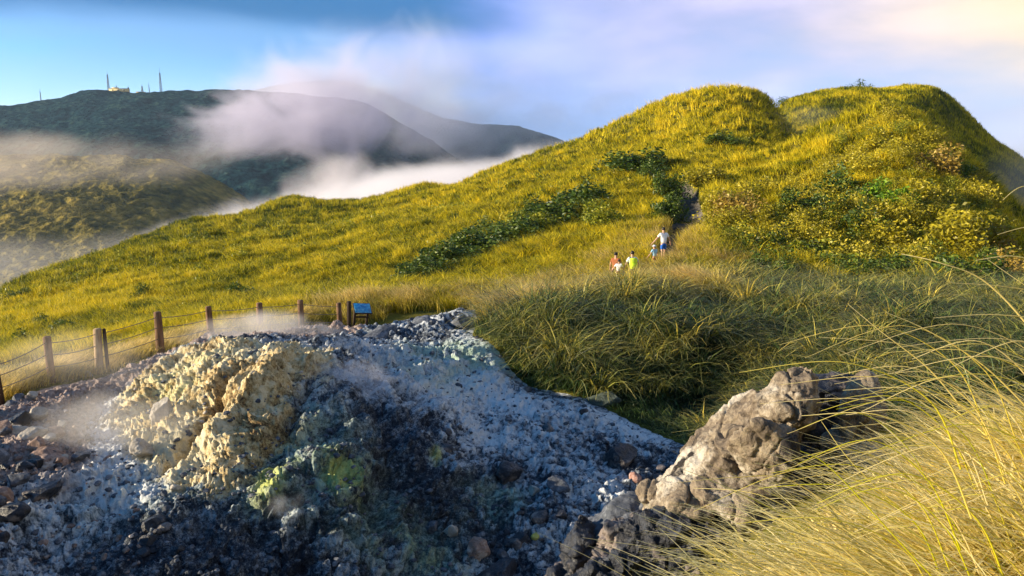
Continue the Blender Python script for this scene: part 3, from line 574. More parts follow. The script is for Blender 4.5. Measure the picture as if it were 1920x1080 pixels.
# foreground tussock: long straw blades arching to the left
def fg():
    parts = []
    # (u, v, Y) of clump roots, spread, count, height
    spec = [((1700, 1080, 2.1), .34, 2600, .62), ((1560, 1130, 1.9), .22, 1500, .50), ((1900, 1000, 2.4), .40, 2000, .62), ((1920, 890, 3.0), .42, 2000, .62), ((1750, 985, 2.7), .34, 2000, .62), ((2020, 900, 2.6), .4, 1300, .66), ((1980, 1080, 2.0), .35, 1500, .7), ((1930, 800, 4.2), .5, 1700, .62), ((2080, 800, 3.6), .5, 1500, .8), ((1920, 820, 4.4), .42, 1300, .55), ((1950, 740, 5.2), .6, 1200, .8), ((1620, 1060, 2.3), .24, 1300, .5), ((1500, 1130, 2.15), .14, 500, .34)]
    for (c, r, n, h) in spec:
        n = int(n*.36); p = P(*c); th = RNG.random(n)*6.283; rr = r*np.sqrt(RNG.random(n)); x = p[0]+rr*np.cos(th); y = p[1]+rr*np.sin(th)*.9; z = H(x, y)-.03
        az = -2.15+RNG.normal(0, .60, n); hh = h*RNG.uniform(.45, 1.15, n)
        parts.append(blades(np.stack([x, y, z], 1), az, RNG.uniform(.5, 1.5, n), hh, RNG.uniform(.007, .019, n)*(c[2]/2.3), 8, np.clip(.60+.22*perlin(xy(x, y, 3.0), 22)+.15*rr/r, 0, 1), RNG.uniform(.12, .5, n), 1.45))
        m = n//3       # bright young green in the heart of the tussock
        th = RNG.random(m)*6.283; rr = r*.8*np.sqrt(RNG.random(m)); x = p[0]+rr*np.cos(th); y = p[1]+rr*np.sin(th); z = H(x, y)-.03
        parts.append(blades(np.stack([x, y, z], 1), RNG.uniform(-3.1, 3.1, m), RNG.uniform(.2, 1.0, m), h*.62*RNG.uniform(.5, 1.1, m), RNG.uniform(.004, .011, m), 6, .12, RNG.uniform(.2, .6, m), 1.7))
    n = 15000; s = RNG.uniform(.16, 1.05, n); y = np.exp(RNG.uniform(math.log(1.15), math.log(6.0), n)); x = s*y; z = H(x, y)
    ok = (x > .42+.13*y) & (z > -2.9) & ~((x < 3.1) & (y > 4.9)) & (x > .30*y+.08); x, y, z = x[ok], y[ok], z[ok]; n = len(x); q = perlin(xy(x, y, 2.4), 24)
    parts.append(blades(np.stack([x, y, z-.03], 1), -2.2+1.1*q+RNG.normal(0, .6, n), RNG.uniform(.35, 1.25, n), (.34+.16*q)*RNG.uniform(.6, 1.4, n)*np.clip(.75+.12*y, .8, 1.25), np.clip(y, 1.2, 4)*RNG.uniform(.003, .0075, n), 6, np.clip(.52+.5*q+.16*(x-1.2)+RNG.normal(0, .12, n), 0, 1), RNG.uniform(.2, .75, n), 1.6))
    return parts
mk_grass('foreground_grass', fg(), M_GF, 'sunlit straw yellow tussock of long arching grass at the edge of the bank')
# tall bare culms arching out over the view
def culm(name, label, pts, w, tint, mat=None):
    """one stalk through the survey points, a tapered three sided tube"""
    q = np.array([P(*a) for a in pts]); n = 26; t = np.linspace(0, len(q)-1, n)
    k = np.clip(t.astype(int), 0, len(q)-2); f = (t-k)[:, None]
    pm = q[np.maximum(k-1, 0)]; p0 = q[k]; p1 = q[k+1]; p2 = q[np.minimum(k+2, len(q)-1)]
    c = .5*((2*p0)+(-pm+p1)*f+(2*pm-5*p0+4*p1-p2)*f*f+(-pm+3*p0-3*p1+p2)*f**3)
    V = []
    for i_, p in enumerate(c):
        d = c[min(i_+1, n-1)]-c[max(i_-1, 0)]; d /= np.linalg.norm(d); s = np.cross(d, [0, 1, 0]); s /= np.linalg.norm(s)+1e-9; u2 = np.cross(s, d)
        r = w*.5*(1-.75*i_/(n-1))
        V += [p+r*(math.cos(a)*s+math.sin(a)*u2) for a in (0, 2.094, 4.189)]
    idx = np.arange(n*3).reshape(n, 3); fcs = [np.stack([idx[:-1, j], idx[:-1, (j+1) % 3], idx[1:, (j+1) % 3], idx[1:, j]], 1) for j in range(3)]
    A = np.stack([np.full(n*3, tint), np.repeat(np.linspace(0, 1, n), 3), np.full(n*3, .5)], 1)
    return (np.array(V), np.concatenate(fcs), A)
CUL = []
def cu(pts, w=.007, tint=.8): CUL.append(culm('', '', pts, w, tint))
cu([(2050, 800, 2.3), (1950, 640, 2.3), (1850, 530, 2.3), (1760, 492, 2.3), (1690, 476, 2.35)], .009)
cu([(2100, 690, 2.2), (1980, 610, 2.2), (1870, 590, 2.2), (1750, 596, 2.2)], .007)
cu([(2100, 640, 2.5), (1980, 560, 2.5), (1890, 538, 2.5), (1780, 530, 2.5)], .007)
cu([(2060, 560, 2.2), (1960, 500, 2.2), (1900, 480, 2.2), (1830, 488, 2.2)], .008)
cu([(2050, 620, 2.2), (1960, 560, 2.2), (1900, 520, 2.2), (1850, 485, 2.2)], .005)
cu([(1960, 800, 2.6), (1850, 690, 2.6), (1740, 620, 2.6), (1660, 585, 2.6)], .008)
cu([(1800, 760, 2.5), (1740, 690, 2.5), (1650, 620, 2.5), (1590, 570, 2.5)], .007)
cu([(1900, 760, 2.4), (1790, 680, 2.4), (1690, 645, 2.4), (1535, 632, 2.45)], .006)
cu([(1880, 770, 2.4), (1770, 715, 2.4), (1680, 700, 2.4), (1570, 655, 2.4)], .006)
cu([(2080, 700, 1.9), (1960, 660, 1.9), (1900, 640, 1.9), (1780, 690, 1.9)], .006)
cu([(2100, 460, 2.5), (2000, 430, 2.5), (1930, 425, 2.5), (1870, 440, 2.5)], .006)
cu([(1990, 340, 2.4), (1950, 345, 2.4), (1910, 352, 2.4), (1880, 375, 2.4)], .005)
cu([(1860, 1200, 1.6), (1700, 1030, 1.6), (1560, 880, 1.6), (1500, 845, 1.6)], .006, .3)
cu([(1700, 1150, 1.5), (1560, 1010, 1.5), (1430, 930, 1.5), (1300, 915, 1.6)], .0045)
cu([(1560, 1100, 1.5), (1500, 1040, 1.5), (1400, 1000, 1.5), (1300, 1010, 1.5)], .0045)
cu([(1600, 980, 2.2), (1480, 900, 2.2), (1380, 895, 2.2), (1270, 905, 2.2)], .005)
cu([(1820, 1010, 2.4), (1700, 960, 2.4), (1600, 870, 2.4), (1540, 790, 2.45)], .006, .5)
for k in range(70):
    uu = RNG.uniform(1700, 2080); vv = RNG.uniform(620, 1000); L = RNG.uniform(170, 420); Yd = RNG.uniform(1.9, 3.2); a = RNG.uniform(.15, .75)
    cu([(uu+60, vv+190, Yd), (uu, vv+60, Yd), (uu-L*.45, vv-L*.10*a, Yd), (uu-L, vv-L*.05+L*a*.25, Yd+.1)], RNG.uniform(.004, .009), RNG.uniform(.2, 1))
mk_grass('grass_stalks', CUL, M_GF, 'long bare straw coloured grass stalks bowing over the tussock')
# ------------------------------------------------------------------ rocks
def mat_rock(name, stops, sc=1.0, white=None, bd=.03, rough=.85, spec=.3, dark=None):
    m, N = material(name); o = objcoord(N)
    mid = N.noise(o, 3.2*sc, 6, .62, .6); fin = N.noise(o, 16*sc, 6, .7); big = N.noise(o, 1.1*sc, 3, .5, .5)
    c = N.ramp(N.math('ADD', N.math('MULTIPLY', mid, .6), N.math('MULTIPLY', fin, .4)), stops)
    if white: c = N.mix(N.smooth(N.math('ADD', big, N.math('MULTIPLY', fin, .25)), .62, .78), c, C4(white))
    if dark: c = N.mix(N.smooth(N.math('ADD', N.noise(N.mapping(o, (1, 1, .5), (5, 3, 1)), 1.9*sc, 5, .6, .8), N.math('MULTIPLY', fin, .2)), .64, .74), c, C4(dark))
    finish(N, c, rough, N.bump(N.math('ADD', N.math('MULTIPLY', mid, .5), N.math('MULTIPLY', fin, .5)), 1.0, bd), spec); return m
R_TAN = mat_rock('tan_rock', [(.34, (.05, .04, .03)), (.46, (.20, .155, .11)), (.56, (.36, .29, .20)), (.72, (.55, .47, .36))], 1.3, (.62, .56, .46), .09, dark=(.035, .03, .028))
R_DARK = mat_rock('black_rock', [(.36, (.004, .005, .009)), (.52, (.014, .017, .027)), (.64, (.06, .07, .09)), (.8, (.30, .31, .34))], 1.4, (.26, .21, .18), .06, .4, .5)
R_GREY = mat_rock('grey_rock', [(.34, (.03, .035, .045)), (.5, (.10, .11, .13)), (.65, (.26, .27, .29)), (.85, (.5, .5, .5))], 1.5, None, .03)
R_PINK = mat_rock('pink_rock', [(.34, (.10, .06, .045)), (.5, (.26, .17, .13)), (.65, (.42, .31, .25)), (.85, (.62, .52, .45))], 1.5, (.60, .52, .45), .03)
R_PALE = mat_rock('pale_rock', [(.34, (.22, .19, .15)), (.5, (.42, .38, .32)), (.65, (.60, .55, .46)), (.85, (.75, .72, .62))], 1.5, None, .03)
R_YEL = mat_rock('sulphur_rock', [(.34, (.35, .30, .05)), (.6, (.62, .56, .15)), (.85, (.75, .72, .35))], 2, None, .02)
R_SLATE = mat_rock('slate_rock', [(.34, (.03, .04, .035)), (.5, (.07, .09, .075)), (.7, (.17, .20, .17))], 1.2, None, .03)
R_RED = mat_rock('rusty_rock', [(.34, (.16, .06, .04)), (.5, (.35, .20, .16)), (.7, (.6, .5, .45))], 2, None, .02)
_ICO = {}
def ico(sub):
    if sub not in _ICO:
        bm = bmesh.new(); bmesh.ops.create_icosphere(bm, subdivisions=sub, radius=1)
        v = np.array([x.co[:] for x in bm.verts]); f = np.array([[q.index for q in p.verts] for p in bm.faces]); bm.free(); _ICO[sub] = (v, f)
    return _ICO[sub]
def rock_v(size, seed, sub=4, ang=.5):
    v, f = ico(sub); v = v.copy(); r = np.random.default_rng(seed)
    for _ in range(11):      # chip flats off the stone
        n = r.normal(size=3); n /= np.linalg.norm(n); d = r.uniform(.52, .86); h = v@n-d; k = h > 0; v[k] -= np.outer(h[k], n)*.92
    n1 = fbm(v*1.3+seed*3.1, 4, .55, 500+seed % 40); n2 = fbm(v*4+seed, 3, .6, 550)
    v *= (1+.22*n1*ang*2+.07*n2)[:, None]
    return v*np.array(size), f
def rock(name, label, cat, u, v, Yd, size, mat, seed, group=None, sub=4, rz=None, sink=.35, tilt=.25):
    p = P(u, v, Yd); r = np.random.default_rng(seed+99)
    V_, f_ = rock_v(size, seed, sub); R = np.array(Euler((r.uniform(-tilt, tilt), r.uniform(-tilt, tilt), r.uniform(0, 6.28) if rz is None else rz)).to_matrix()); V_ = V_@R.T
    z = ground(p[0], p[1]); o = add_mesh(name, V_, f_, mat); o.location = (p[0], p[1], z+size[2]*(1-sink*2)*.75)
    return tag(o, label, cat, group)
rk = [  # label, u, v, Y, size, mat
 ('large pale squared boulder lying at the foot of the golden side of the mound', 268, 868, 13.1, (.27, .25, .24), R_PALE),
 ('pale upright block set in the golden crust above the squared boulder', 305, 815, 14.4, (.30, .25, .42), R_PALE),
 ('broad brown flat topped rock at the edge of the rock pile beside the ash path', 98, 893, 12.6, (.46, .34, .20), R_PINK),
 ('long low black rock lying alone on the ash path below the brown flat rock', 84, 975, 11.3, (.42, .26, .15), R_DARK),
 ('pale rounded pink rock standing out above the flat brown one', 69, 848, 13.5, (.26, .22, .17), R_PALE),
 ('whitish pink rock at the upper left edge of the pile by the dusty path', 35, 832, 13.9, (.26, .24, .20), R_PALE),
 ('small dark flat stone on the ash midway between the pile and the mound', 155, 890, 12.7, (.18, .15, .09), R_GREY),
 ('small brown stone on the ash nearer the mound than the dark flat stone', 208, 878, 12.9, (.18, .14, .10), R_PINK),
 ('big black angular rock sitting on the ash right of the mound', 1165, 872, 14.8, (.44, .34, .30), R_DARK),
 ('dark mossy slab leaning at the foot of the grassy bank', 1136, 756, 18.0, (.50, .28, .24), R_SLATE),
 ('charcoal grey boulder below the big black angular rock', 1045, 920, 13.4, (.27, .22, .18), R_GREY),
 ('pale grey stone just left of the charcoal grey boulder', 1002, 920, 13.5, (.15, .12, .13), R_PALE),
 ('small yellow stone on the ash near the lower rim of the crater', 1004, 1008, 12.2, (.09, .08, .08), R_YEL),
 ('dark stone touching the small yellow stone', 978, 1016, 12.1, (.16, .14, .13), R_DARK),
 ('small rust and white stone high on the ash beside the tan boulder', 1192, 905, 13.9, (.17, .14, .11), R_RED),
 ('dark jagged rock half buried at the shaded right foot of the mound', 952, 880, 14.0, (.38, .30, .26), R_DARK),
 ('brown squat boulder at the bottom of the mound beside the light grey stones', 895, 1062, 11.9, (.27, .22, .20), R_PINK),
 ('light grey upright stone at the bottom right of the mound', 845, 1040, 12.2, (.14, .12, .15), R_PALE),
 ('light grey wedge shaped stone just above the upright one', 812, 1022, 12.3, (.15, .12, .17), R_GREY),
 ('small round grey stone between the brown squat boulder and the dark crag', 940, 1050, 11.9, (.13, .12, .11), R_GREY),
 ('broad dark boulder at the lower rim below the yellow stone', 930, 1078, 11.5, (.42, .28, .22), R_DARK),
 ('dark humped rock beside the trail at the rear rim of the crater', 868, 618, 24.2, (.60, .45, .32), R_GREY),
 ('long dark ledge stone on the rear rim under the fence', 700, 632, 22.6, (1.1, .42, .20), R_GREY),
 ('dark layered ledge stone to the right of the long one on the rear rim', 790, 612, 24.6, (1.2, .5, .24), R_GREY),
 ('small pale stone lying at the foot of the double fence post', 165, 704, 18.6, (.17, .13, .11), R_PALE),
]
for k, (lb, u, v, Yd, s, mt) in enumerate(rk): rock('rock', lb, 'rock', u, v, Yd, s, mt, 20+k*7, sub=5 if max(s) > .25 else 4)
# the heap of stones along the left of the path
rr_ = np.random.default_rng(5); mats = [R_PINK, R_PINK, R_PALE, R_DARK, R_GREY, R_PINK]; n = 0; placed = []
while n < 92:
    u = rr_.uniform(-170, 135); v = rr_.uniform(752, 1075); lim = 60+75*math.exp(-((v-880)/60)**2)-.30*(v-930)*(v > 930)+(30 if v < 840 else 0)
    if u > lim: continue
    Yd = np.interp(v, [750, 780, 860, 1000, 1080], [16, 15.2, 12.9, 10.7, 9.5]); s = rr_.uniform(.12, .33)*(1.0 if v > 830 else .78); pp = P(u, v, Yd)
    if any(math.hypot(pp[0]-a, pp[1]-b) < (s+c)*.72 for a, b, c in placed): s *= .45
    if any(math.hypot(pp[0]-a, pp[1]-b) < (s+c)*.5 for a, b, c in placed): continue
    placed.append((pp[0], pp[1], s)); mt = mats[rr_.integers(0, 6)] if v < 900 else [R_DARK, R_GREY, R_DARK, R_PINK][rr_.integers(0, 4)]
    kind = {R_PINK: 'pinkish brown stone', R_PALE: 'whitish stone', R_DARK: 'black stone', R_GREY: 'grey stone'}[mt]
    size = 'small ' if s < .14 else ('' if s < .22 else 'big ')
    rock('stone', f'{size}{kind} in the heap of stones left of the ash path', 'stone', u, v, Yd, (s, s*rr_.uniform(.7, .95), s*rr_.uniform(.5, .85)), mt, 300+n, f'{size}{kind}s in the heap by the path', sub=4, sink=.12); n += 1
# loose rubble
def rubble(name, label, n, sdmin, zone, smin, smax, mat_list, clump):
    base = [rock_v((1, .85, .65), 900+k, 2) for k in range(6)]
    s_ = RNG.uniform(-.95, .36, n*3); y_ = np.exp(RNG.uniform(math.log(8.2), math.log(30), n*3)); x_ = s_*y_
    ok = (poly_sd(x_, y_, CRATER) > sdmin) & (fbm(xy(x_, y_, .6), 3, .5, 77) > clump) & zone(x_, y_); x_, y_ = x_[ok][:n], y_[ok][:n]
    Vs, Fs, o = [], [], 0
    for x, y in zip(x_, y_):
        v, f = base[RNG.integers(0, 6)]; a = RNG.uniform(0, 6.28); ca, sa = math.cos(a), math.sin(a); s = smin*(smax/smin)**(RNG.random()**2)
        w = v*s; w = np.stack([w[:, 0]*ca-w[:, 1]*sa, w[:, 0]*sa+w[:, 1]*ca, w[:, 2]], 1)+np.array([x, y, ground(x, y)+s*.1]); Vs.append(w); Fs.append(f+o); o += len(v)
    tag(add_mesh(name, np.concatenate(Vs), np.concatenate(Fs), mat_list, smooth=False), label, 'rubble', kind='stuff')
mdz = lambda x, y: poly_sd(x, y, MOUND)
rubble('dark_rubble', 'dark broken rubble strewn over the crater floor', 900, .1, lambda x, y: (mdz(x, y) < .3) & (x > -5.5), .03, .24, R_DARK, .12)
rubble('pale_rubble', 'pale ash lumps and chips strewn over the crater floor', 4200, .1, lambda x, y: x > -8.5, .02, .085, R_GREY, -.3)
rubble('pink_rubble', 'pinkish pebbles along the path by the fence', 900, .1, lambda x, y: (x < -4.5) & (mdz(x, y) < 0), .02, .09, R_PINK, -.4)
rubble('crust_rubble', 'golden crumbs of crust lying on the mound', 260, .1, lambda x, y: (mdz(x, y) > .2) & (x < -3.3) & (y > 11.5), .03, .10, R_PALE, -.2)

def blobrock(name, label, cat, lumps, mat, seed, vox=.03, amp=.05):
    Vs, Fs, o = [], [], 0
    for k, (u, v, Yd, a, b, ang, dep) in enumerate(lumps):
        c = P(u, v, Yd); m = Yd*1.02/F; V_, f_ = rock_v((a*m, dep, b*m), seed+k*3, 4, .22); t = math.radians(ang)
        x, z = V_[:, 0].copy(), V_[:, 2].copy(); V_[:, 0] = x*math.cos(t)-z*math.sin(t); V_[:, 2] = x*math.sin(t)+z*math.cos(t)
        Vs.append(V_+c); Fs.append(f_+o); o += len(V_)
    V_ = np.concatenate(Vs); c0 = V_.mean(0); tmp = add_mesh('tmp', V_-c0, np.concatenate(Fs))
    md_ = tmp.modifiers.new('r', 'REMESH'); md_.mode = 'VOXEL'; md_.voxel_size = vox; md_.use_smooth_shade = True
    dg = bpy.context.evaluated_depsgraph_get(); me = bpy.data.meshes.new_from_object(tmp.evaluated_get(dg)); bpy.data.objects.remove(tmp)
    n_ = len(me.vertices); co = np.empty(n_*3, np.float32); me.vertices.foreach_get('co', co); nn = np.empty(n_*3, np.float32); me.vertices.foreach_get('normal', nn); co = co.reshape(-1, 3); nn = nn.reshape(-1, 3)
    d = amp*(fbm(co*2.0+seed, 5, .5, 600+seed, True)-.4)*1.4+amp*.75*fbm(co*7, 5, .7, 610)+amp*.5*(fbm(co*5, 4, .6, 611, True)-.3)-amp*1.6*np.clip(1-np.abs(perlin(co*1.2+seed, 620))*22, 0, 1)+amp*1.1*(np.abs(((co[:, 2]*3.2+co[:, 0]*1.5+.6*perlin(co*1.5, 630)) % 1)-.5)-.25)
    a1, a2, ar = worley((co+.10*np.stack([perlin(co*3+k*9, 640+k) for k in range(3)], 1))*3.4+seed, 21); b1, b2, br = worley(co*8.5+seed, 22)
    d += amp*1.5*(ar-.5)*sst(a2-a1, 0, .10)-amp*.8*(1-sst(a2-a1, 0, .07))+amp*.45*(br-.5)*sst(b2-b1, 0, .12)
    co += nn*d[:, None]; me.vertices.foreach_set('co', co.ravel()); me.name = name; me.materials.clear(); me.materials.append(mat)
    me.polygons.foreach_set('use_smooth', np.ones(len(me.polygons), bool)); me.update()
    ob = bpy.data.objects.new(name, me); COL.objects.link(ob); ob.location = c0
    return tag(ob, label, cat)
blobrock('boulder', 'huge sunlit tan boulder with a black cleft, rising beside the straw tussock', 'boulder', [
 (1370, 845, 6.9, 205, 78, 50, .50), (1290, 930, 6.6, 90, 58, 8, .45), (1400, 940, 6.4, 125, 66, 0, .42), (1482, 752, 6.7, 84, 56, 40, .42), (1428, 835, 6.3, 72, 66, 60, .30), (1500, 960, 6.4, 120, 60, 0, .4)], R_TAN, 3, .014, .034)
blobrock('boulder', 'tan slab standing upright on the right side of the black cleft', 'boulder', [(1608, 790, 6.8, 50, 92, -8, .30), (1590, 850, 6.9, 70, 60, 0, .30)], R_TAN, 5, .02, .025)
blobrock('boulder', 'added black rock standing for the shade in the cleft between the huge boulder and the upright slab', 'boulder', [(1545, 800, 7.25, 85, 90, 0, .32), (1555, 735, 7.3, 75, 36, -8, .28), (1530, 880, 7.1, 90, 70, 0, .3)], R_DARK, 6, .02, .03)  # black rock put in the gap in place of its shade
blobrock('rock', 'small cracked tan block at the lower left end of the huge boulder', 'rock', [(1220, 928, 6.75, 34, 34, 20, .2), (1232, 955, 6.75, 36, 26, 0, .2)], R_TAN, 8, .015, .02)
blobrock('rock', 'smooth grey shaded rock running down from the cracked tan block', 'rock', [(1120, 1015, 6.95, 95, 66, 28, .45), (1190, 962, 6.9, 72, 34, 18, .35)], R_GREY, 11, .02, .025)
blobrock('crag', 'black wet looking crag with rusty top under the tan boulder', 'crag', [(1245, 1030, 6.35, 165, 78, 14, .6), (1290, 1070, 6.2, 150, 90, 0, .5), (1170, 1095, 6.2, 130, 80, 0, .5), (1330, 985, 6.3, 70, 40, 0, .4)], R_DARK, 15, .013, .075)
blobrock('crag', 'steep dark face at the lower edge with pale streaks, left of the black crag', 'crag', [(1080, 1060, 6.75, 50, 105, -8, .40), (1130, 1100, 6.6, 110, 66, 0, .45)], R_DARK, 19, .02, .05)

# ------------------------------------------------------------------ fence
def mat_wood(name, a, b):
    m, N = material(name); o = objcoord(N)
    n = N.noise(N.mapping(o, (14, 14, 1.2)), 1.0, 5, .6, .3); n2 = N.noise(o, 3, 3, .5)
    c = N.ramp(N.math('ADD', N.math('MULTIPLY', n, .7), N.math('MULTIPLY', n2, .3)), [(.35, a), (.65, b)])
    finish(N, c, .85, N.bump(n, .6, .02), .2); return m
WD_BR = mat_wood('brown_wood', (.06, .035, .020), (.26, .15, .085)); WD_DK = mat_wood('dark_wood', (.02, .013, .010), (.07, .045, .03)); WD_PL = mat_wood('pale_wood', (.24, .16, .09), (.50, .37, .22))
def mat_plain(name, col, rough=.6, metal=0, spec=.3, var=.25, sc=8):
    m, N = material(name); n = N.noise(objcoord(N), sc, 4, .6)
    c = N.mix(n, C4([x*(1-var) for x in col]), C4([min(1, x*(1+var)) for x in col])); finish(N, c, rough, None, spec, 0, metal); return m
WIRE = mat_plain('fence_wire', (.22, .20, .18), .6, .6)
def tube(path, rad, nseg=8, jitter=0.0, cap=True, seed=0):
    path = np.array(path, float); n = len(path); rad = np.broadcast_to(rad, (n,)); V_ = []
    for i_, p in enumerate(path):
        d = path[min(i_+1, n-1)]-path[max(i_-1, 0)]; d /= np.linalg.norm(d); a = np.array([0, 0, 1.]) if abs(d[2]) < .9 else np.array([0, 1., 0]); s = np.cross(d, a); s /= np.linalg.norm(s); t = np.cross(d, s)
        for k in range(nseg):
            q = 2*math.pi*k/nseg; rj = rad[i_]*(1+jitter*math.sin(k*2.3+i_*1.1+seed)); V_.append(p+rj*(math.cos(q)*s+math.sin(q)*t))
    idx = np.arange(n*nseg).reshape(n, nseg); Fs = [np.concatenate([np.stack([idx[:-1, j], idx[:-1, (j+1) % nseg], idx[1:, (j+1) % nseg], idx[1:, j]], 1) for j in range(nseg)])]
    if cap: V_ += [path[0], path[-1]]; a, b = len(V_)-2, len(V_)-1; Fs.append(np.array([[idx[0, (j+1) % nseg], idx[0, j], a] for j in range(nseg)]+[[idx[-1, j], idx[-1, (j+1) % nseg], b] for j in range(nseg)]))
    return np.array(V_), Fs
def merge(parts):
    Vs, Q, T, o = [], [], [], 0
    for V_, Fs in parts:
        for f in (Fs if isinstance(Fs, list) else [Fs]):
            f = np.asarray(f); (Q if f.shape[1] == 4 else T).append(f+o)
        Vs.append(V_); o += len(V_)
    return np.concatenate(Vs), ([np.concatenate(Q)] if Q else [])+([np.concatenate(T)] if T else [])
def box(c, s, rot=None, bev=.012):
    bm = bmesh.new(); bmesh.ops.create_cube(bm, size=1); bmesh.ops.scale(bm, vec=s, verts=bm.verts)
    if bev: bmesh.ops.bevel(bm, geom=bm.edges[:], offset=min(bev, min(s)*.3), segments=1, affect='EDGES')
    bmesh.ops.triangulate(bm, faces=bm.faces[:]); bm.verts.ensure_lookup_table()
    V_ = np.array([v.co[:] for v in bm.verts]); f = np.array([[v.index for v in p.verts] for p in bm.faces]); bm.free()
    if rot is not None: V_ = V_@np.array(Euler(rot).to_matrix()).T
    return V_+np.array(c), f
posts = [(-95, 800, 14.6, WD_DK, .10, 1.05), (0, 752, 16.2, WD_DK, .10, 1.0), (97, 712, 17.5, WD_BR, .105, 1.12), (187, 696, 19.1, WD_PL, .115, 1.18), (203, 694, 19.2, WD_DK, .05, 1.16), (301, 657, 21, WD_BR, .125, 1.18), (396, 637, 23, WD_BR, .115, 1.1), (488, 628, 25, WD_BR, .125, 1.12), (566, 624, 26.2, WD_BR, .125, 1.2), (638, 618, 27.5, WD_BR, .115, 1.05), (655, 617, 28.0, WD_DK, .10, 1.1)]
fp = P(300, 657, 21); fence = tag(empty('fence', (fp[0], fp[1], ground(fp[0], fp[1]))), 'old wooden post and wire fence running behind the crater path', 'fence'); f0 = np.array(fence.location)
tops = []
for k, (u, v, Yd, mt, r, h) in enumerate(posts):
    p = P(u, v, Yd); z = ground(p[0], p[1]); z = .6*z+.4*p[2]; a = np.array([p[0], p[1], z])-f0
    lean = np.array([RNG.normal(0, .03), RNG.normal(0, .03), 0]); path = [a+[0, 0, -.3], a+lean*.3+[0, 0, .3*h], a+lean*.7+[0, 0, .7*h], a+lean+[0, 0, h-.02], a+lean+[0, 0, h]]
    po = add_mesh('post', *tube(path, [r*.94, r*.88, r*.85, r*.84, r*.66], 10, .07, True, k), mt, parent=fence)
    if mt == WD_DK: po['label'] = 'slim dark weathered post' if r < .09 else 'dark weathered post'
    if mt == WD_PL: po['label'] = 'pale bleached post'
    if k != 4 and k != 10: tops.append((a, h))
for (a, ha), (b, hb) in zip(tops[:-1], tops[1:]):
    for fr in (.34, .62, .88):
        A0 = a+[0, -.1, ha*fr]; B0 = b+[0, -.1, hb*fr]; sag = RNG.uniform(.02, .06)
        pts = [A0+(B0-A0)*t-np.array([0, 0, sag*4*t*(1-t)]) for t in np.linspace(0, 1, 9)]
        add_mesh('wire', *tube(pts, .011, 5), WIRE, parent=fence)

# ------------------------------------------------------------------ information board
def mat_board():
    m, N = material('board_print'); o = objcoord(N); n = N.noise(o, 5, 4, .6, .8)
    c = N.ramp(n, [(.30, (.01, .09, .30)), (.48, (.02, .28, .62)), (.58, (.10, .45, .72)), (.70, (.45, .62, .60))]); finish(N, c, .35, None, .5); return m
bp = P(676, 617, 28.4); bz = ground(bp[0], bp[1]); board = tag(empty('info_board', (bp[0], bp[1], bz), .25), 'slanted blue information panel on dark legs at the end of the fence', 'sign'); board.rotation_euler = (0, .12, .55); board.scale = (.86, .86, .9)
for s in (-1, 1): add_mesh('leg', *box((s*.30, .10, .42), (.10, .10, .90)), WD_DK, parent=board)
add_mesh('frame', *merge([box((0, 0, .93), (.84, .05, .56), (-.75, 0, 0))]), WD_DK, parent=board)
add_mesh('panel', *box((0, -.028, .957), (.76, .015, .48), (-.75, 0, 0), .003), mat_board(), parent=board)
add_mesh('crossbar', *box((0, .10, .55), (.5, .05, .08)), WD_DK, parent=board)

# ------------------------------------------------------------------ far masts and huts
MET = mat_plain('mast_steel', (.10, .11, .12), .5, .3); HUT = mat_plain('hut_plaster', (.62, .50, .22), .8); HROOF = mat_plain('hut_roof', (.16, .13, .07), .8); GLASS = mat_plain('hut_glass', (.03, .04, .05), .2)
def lattice(h, w0, w1, n, r):
    ps = []
    c = lambda k, t: np.array([(1 if k in (0, 3) else -1)*(w0+(w1-w0)*t)*.5, (1 if k < 2 else -1)*(w0+(w1-w0)*t)*.5, h*t])
    for k in range(4):
        ps.append(tube([c(k, 0), c(k, 1)], r, 4))
        for j in range(n): a = c(k, j/n); b = c((k+1) % 4, (j+1)/n); ps.append(tube([a, b], r*.6, 3)); ps.append(tube([c(k, (j+1)/n), b], r*.6, 3))
    return merge(ps)
mas = [(75, 27, 1.6, 'short thin radio mast alone at the low end of the mountain'), (204, 40, 3.2, 'stout lattice mast at the left end of the yellow station'), (219, 14, 1.4, 'smallest mast rising from the roof of the yellow station'), (241, 17, 2.6, 'squat mast just right of the yellow station'), (267, 22, 3.0, 'medium lattice mast standing over the small yellow hut'), (280, 26, 1.2, 'faint thin pole between the medium mast and the tallest'), (302, 50, 3.6, 'tallest lattice mast on the mountain top, farthest from the station')]
for u, h, w, lb in mas:
    p = P(u, 172, 1500); z = ANT(p[0], 1500)-1; t_ = tag(empty('radio_mast', (p[0], 1500, z)), lb, 'radio mast', 'radio masts on the mountain top')
    add_mesh('lattice', *lattice(h*.78, w, w*.45, 8, .30 if w > 2 else .2), MET, parent=t_)
    add_mesh('aerial', *tube([(0, 0, h*.78), (0, 0, h*.9), (0, 0, h)], [.35, .25, .15], 6), MET, parent=t_)
    if w > 2.5: [add_mesh('dish', *tube([(sx*w*.3, -1.2, h*q), (sx*w*.3, -.6, h*q)], [1.3, .2], 10), MET, parent=t_) for sx, q in ((1, .55), (-1, .42))]
